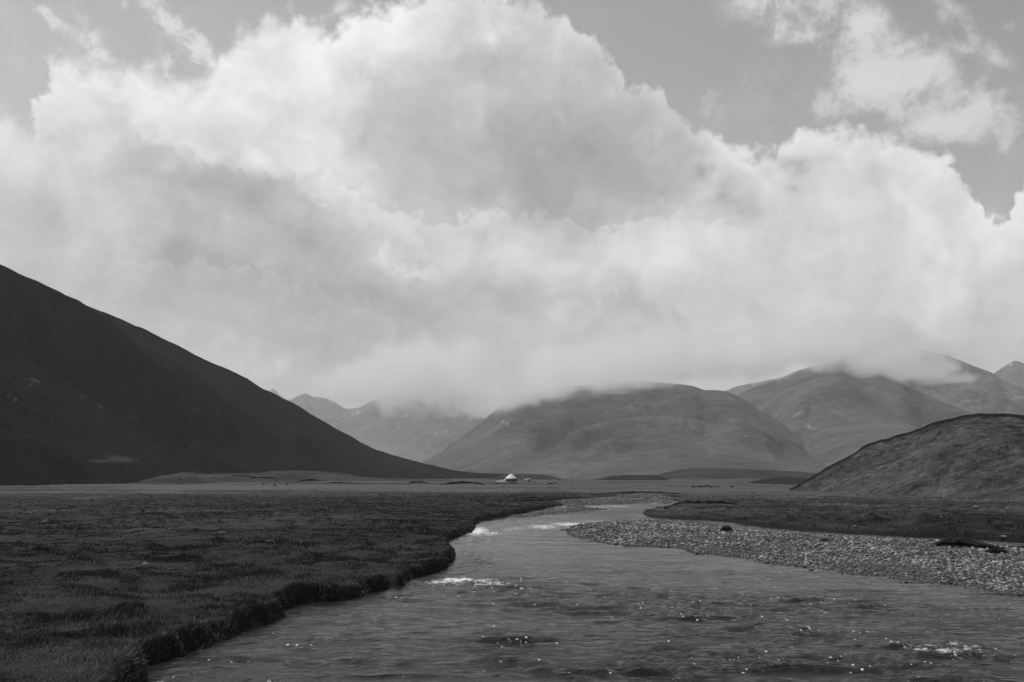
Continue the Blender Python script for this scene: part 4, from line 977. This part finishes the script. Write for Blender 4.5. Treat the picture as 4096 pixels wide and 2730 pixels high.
# ------------------------------------------------------------------ gravel: thousands of stones in one sheet of stuff
def ico(sub):
    bm = bmesh.new(); bmesh.ops.create_icosphere(bm, subdivisions=sub, radius=1.0)
    V = np.array([v.co for v in bm.verts]); F_ = np.array([[v.index for v in f.verts] for f in bm.faces]); bm.free(); return V, F_
IV, IF = ico(1)
def stone_var(seed):
    r_ = np.random.default_rng(seed); V = IV.copy()
    for _ in range(6):
        n0 = r_.normal(size=3); n0 /= np.linalg.norm(n0); d0 = r_.uniform(.5, .85); k = V @ n0
        V = V - np.where(k > d0, (k - d0) * .9, 0)[:, None] * n0
    return V * (1 + .1 * r_.normal(size=(len(V), 1)))
VARS = [stone_var(s) for s in range(14)]
def scatter_stones(name, poly, n, smin, smax, mat, edge=0.0, label=None):
    lo, hi = poly.min(0), poly.max(0)
    u = rng.random((n * 9, 2)); P = lo + u * (hi - lo)
    r0 = np.hypot(P[:, 0], P[:, 1]); a0 = np.abs(np.arctan2(P[:, 0], P[:, 1]))
    P = P[(a0 < .53) & (r0 > 20)]
    s = sdist(P, poly) + 0.35 * vnoise(P[:, 0] / .8, P[:, 1] / .8, 5)
    P = P[(s < edge)]
    wgt = np.clip((45 / np.hypot(P[:, 0], P[:, 1])) ** 1.2, 0, 1); P = P[rng.random(len(P)) < wgt][:n]
    h, gr, so_, sw_ = ground_fields(P[:, 0], P[:, 1]); g_keep = rng.random(len(P))
    ok = (h > -0.09) & ((sw_ < -2.2) | (g_keep < .25) | (P[:, 1] > 96)); P, h = P[ok], h[ok]; m_ = len(P)
    size = smin * (smax / smin) ** (rng.random(m_) ** np.clip(2.2 - 2.4 * fbm(P[:, 0] / 4, P[:, 1] / 6, 3, 18), .9, 5)) * np.clip(np.hypot(P[:, 0], P[:, 1]) / 50, .85, 1.6)
    ang = rng.random(m_) * 2 * PI; tilt = rng.normal(0, .35, m_); fl = rng.uniform(.35, .75, m_); el_ = rng.uniform(.65, 1.0, m_); size = size * np.where(P[:, 1] < 96, np.clip((-sw_[ok] - 1.0) / 5, .35, 1), 1)
    var = rng.integers(0, len(VARS), m_)
    B = np.array(VARS)[var] * np.stack([size, size * el_, size * fl], -1)[:, None, :]
    ct, st_ = np.cos(tilt)[:, None], np.sin(tilt)[:, None]
    x, y, z = B[..., 0] * ct + B[..., 2] * st_, B[..., 1], -B[..., 0] * st_ + B[..., 2] * ct
    ca, sa = np.cos(ang)[:, None], np.sin(ang)[:, None]
    V = np.stack([x * ca - y * sa + P[:, :1], x * sa + y * ca + P[:, 1:2], z + h[:, None] + (size * fl * .35)[:, None]], -1)
    F_ = (IF[None] + (np.arange(m_) * len(IV))[:, None, None]).reshape(-1, 3)
    tone = np.repeat(np.clip(rng.random(m_) * np.clip((h + .05) / .10, .12, 1) * (1 + .5 * fbm(P[:, 0] / 3, P[:, 1] / 4, 3, 17)), 0, 1), len(IV))
    o = mesh_np(name, V.reshape(-1, 3), F_, [mat], smooth=False, attrs={'tone': tone}); print(name, m_)
    return tag(o, label, 'gravel', kind='stuff')
m, g, out = material('river_cobbles')
t_ = g.attr('tone'); pos = g.n('ShaderNodeTexCoord').outputs['Object']
nz = g.noise(pos, 14.0, 4, .6)
v_ = g.m('MULTIPLY', g.map(g.m('POWER', t_, 1.7), 0, 1, 0.055, 0.46, 'LINEAR'), g.map(nz, .3, .7, .75, 1.25, 'LINEAR'))
b = g.n('ShaderNodeBsdfPrincipled', {'Base Color': g.grey(v_), 'Roughness': .75, 'Specular IOR Level': .3}); g.t.links.new(b.outputs[0], out.inputs['Surface']); M_COB = m
scatter_stones('gravel', BARS[0], 36000, .026, .115, M_COB, .12, 'grey river cobbles covering the broad gravel bar')
scatter_stones('gravel', BARS[1], 1800, .035, .11, M_COB, .3, 'pale cobbles on the far bend of the river')
scatter_stones('gravel', BARS[2], 1300, .04, .12, M_COB, .3, 'pale cobbles at the far end of the river')

# ------------------------------------------------------------------ grass: single blades, thinning and widening with distance
def blades(n_law, r0, r1_, seed):
    g_ = np.random.default_rng(seed)
    r = r0 * (r1_ / r0) ** g_.random(n_law); a = g_.uniform(-.54, .54, n_law)
    x, y = r * np.sin(a), r * np.cos(a)
    h, gr, so_, sw_ = ground_fields(x, y)
    tuft = vnoise(x / .6, y / .6, 12) + .6 * vnoise(x / .22, y / .22, 13)
    ok = (sw_ > .02) & (gr < .3) & (g_.random(n_law) < (.70 + .45 * tuft) * np.clip(1 - (r - 70) / 150, 0, 1))
    return x[ok], y[ok], h[ok], sw_[ok], r[ok], tuft[ok], DRY_LIT[ok]
x, y, h, sw_, r, tuft, dry_lit_p = blades(1700000, 13.5, 260, 5)
nB = len(x); print('blades', nB)
dn = .15
e1 = ground_fields(x + dn, y)[3]; e2 = ground_fields(x, y + dn)[3]
gxn, gyn = (sw_ - e1), (sw_ - e2); gl = np.hypot(gxn, gyn) + 1e-6; gxn, gyn = gxn / gl, gyn / gl    # towards the water
rim_ = sstep(.75, .15, sw_) * np.clip(.55 + .9 * vnoise(x / 1.4, y / 1.4, 91), 0.05, 1)
dry_lit = fbm(x / 7, y / 7, 3, 77) + .9 * fbm(x / 1.6, y / 1.3, 3, 79)
bare = fbm(x / 2.6, y / 2.0, 3, 88); lump = np.maximum(vnoise(x / .9, y / 1.2, 31) - .22, 0) + .8 * np.maximum(vnoise(x / 2.1, y / 2.6, 32) - .3, 0)
Ln = (rng.uniform(.028, .078, nB) * (1 + .6 * np.clip(tuft, -.6, 1.5)) * (1 + .9 * np.clip(bare, -.35, .8)) * (1 + 1.3 * lump * np.clip(1.4 - r / 60, .2, 1)) + .10 * rim_ * rng.random(nB)) * np.clip((r / 30) ** .3, .85, 1.5)
Wd = rng.uniform(.0045, .010, nB) * (r / 20) ** .9
th = rng.random(nB) * 2 * PI
lean = rng.uniform(.25, 1.05, nB)
lx = .55 * np.cos(th) + .55 + 1.5 * rim_ * gxn; ly = .55 * np.sin(th) + .05 + 1.5 * rim_ * gyn
dx, dy = lx * lean * Ln * .7, ly * lean * Ln * .7
dz = Ln * (1 - .35 * lean ** 2) * (1 - rim_ * .9 * rng.random(nB))
ph = rng.uniform(-.9, .9, nB); wx_, wy_ = np.cos(ph) * Wd, np.sin(ph) * Wd
z0 = h - .015
A_ = np.stack([x - wx_, y - wy_, z0], -1); B_ = np.stack([x + wx_, y + wy_, z0], -1)
mx_, my_, mz_ = x + dx * .4, y + dy * .4, z0 + dz * .62
C_ = np.stack([mx_ + wx_ * .8, my_ + wy_ * .8, mz_], -1); D_ = np.stack([mx_ - wx_ * .8, my_ - wy_ * .8, mz_], -1)
T_ = np.stack([x + dx, y + dy, z0 + dz], -1)
V = np.stack([A_, B_, C_, D_, T_], 1).reshape(-1, 3); i0 = (np.arange(nB) * 5)[:, None]
F_ = np.concatenate([i0 + np.array([0, 1, 2]), i0 + np.array([0, 2, 3]), i0 + np.array([3, 2, 4])])
tone = np.repeat(np.clip(.44 + .28 * rng.normal(size=nB) + .55 * dry_lit - .6 * lump - .22 * rim_ + .40 * dry_lit_p + .12 * sstep(50, 75, y) * (x > 8) - .25 * np.clip(tuft, 0, 1), 0, 1), 5)  # blade tone carries the painted sunlit strip as well
m, g, out = material('meadow_grass')
col = g.grey(g.map(g.m('POWER', g.attr('tone'), 1.5), 0, 1, .022, .21, 'LINEAR'))
d1 = g.n('ShaderNodeBsdfDiffuse', {'Color': col}); d2 = g.n('ShaderNodeBsdfTranslucent', {'Color': col}); gl_ = g.n('ShaderNodeBsdfGlossy', {'Color': (.6, .6, .6, 1), 'Roughness': .32})
mx = g.n('ShaderNodeMixShader', {0: .35, 1: d1.outputs[0], 2: d2.outputs[0]}); mx2 = g.n('ShaderNodeMixShader', {0: .022, 1: mx.outputs[0], 2: gl_.outputs[0]})
g.t.links.new(mx2.outputs[0], out.inputs['Surface'])
gr_ = mesh_np('grass', V, F_, [m], smooth=False, attrs={'tone': tone})
tag(gr_, 'short dark meadow grass growing on both river banks', 'grass', kind='stuff')
# little white flower heads in the near grass
k_ = rng.choice(nB, 2600, replace=False); k_ = k_[(r[k_] < 48) & (fbm(x[k_] / 3, y[k_] / 3, 2, 93) > .22)]
FV, FF = ico(1)
sz = .0075 * (r[k_] / 18) ** .8 * rng.uniform(.6, 1.5, len(k_))
cl = np.stack([x[k_] + dx[k_] * .8, y[k_] + dy[k_] * .8, z0[k_] + dz[k_] + .02], -1)
V = (FV[None] * sz[:, None, None] * np.array([1, 1, .6]) + cl[:, None]).reshape(-1, 3); F_ = (FF[None] + (np.arange(len(k_)) * len(FV))[:, None, None]).reshape(-1, 3)
fo = mesh_np('wildflowers', V, F_, [simple_mat('petals', .35, .8, .2)], smooth=False)
tag(fo, 'tiny pale flower heads scattered in the near grass', 'flowers', kind='stuff')
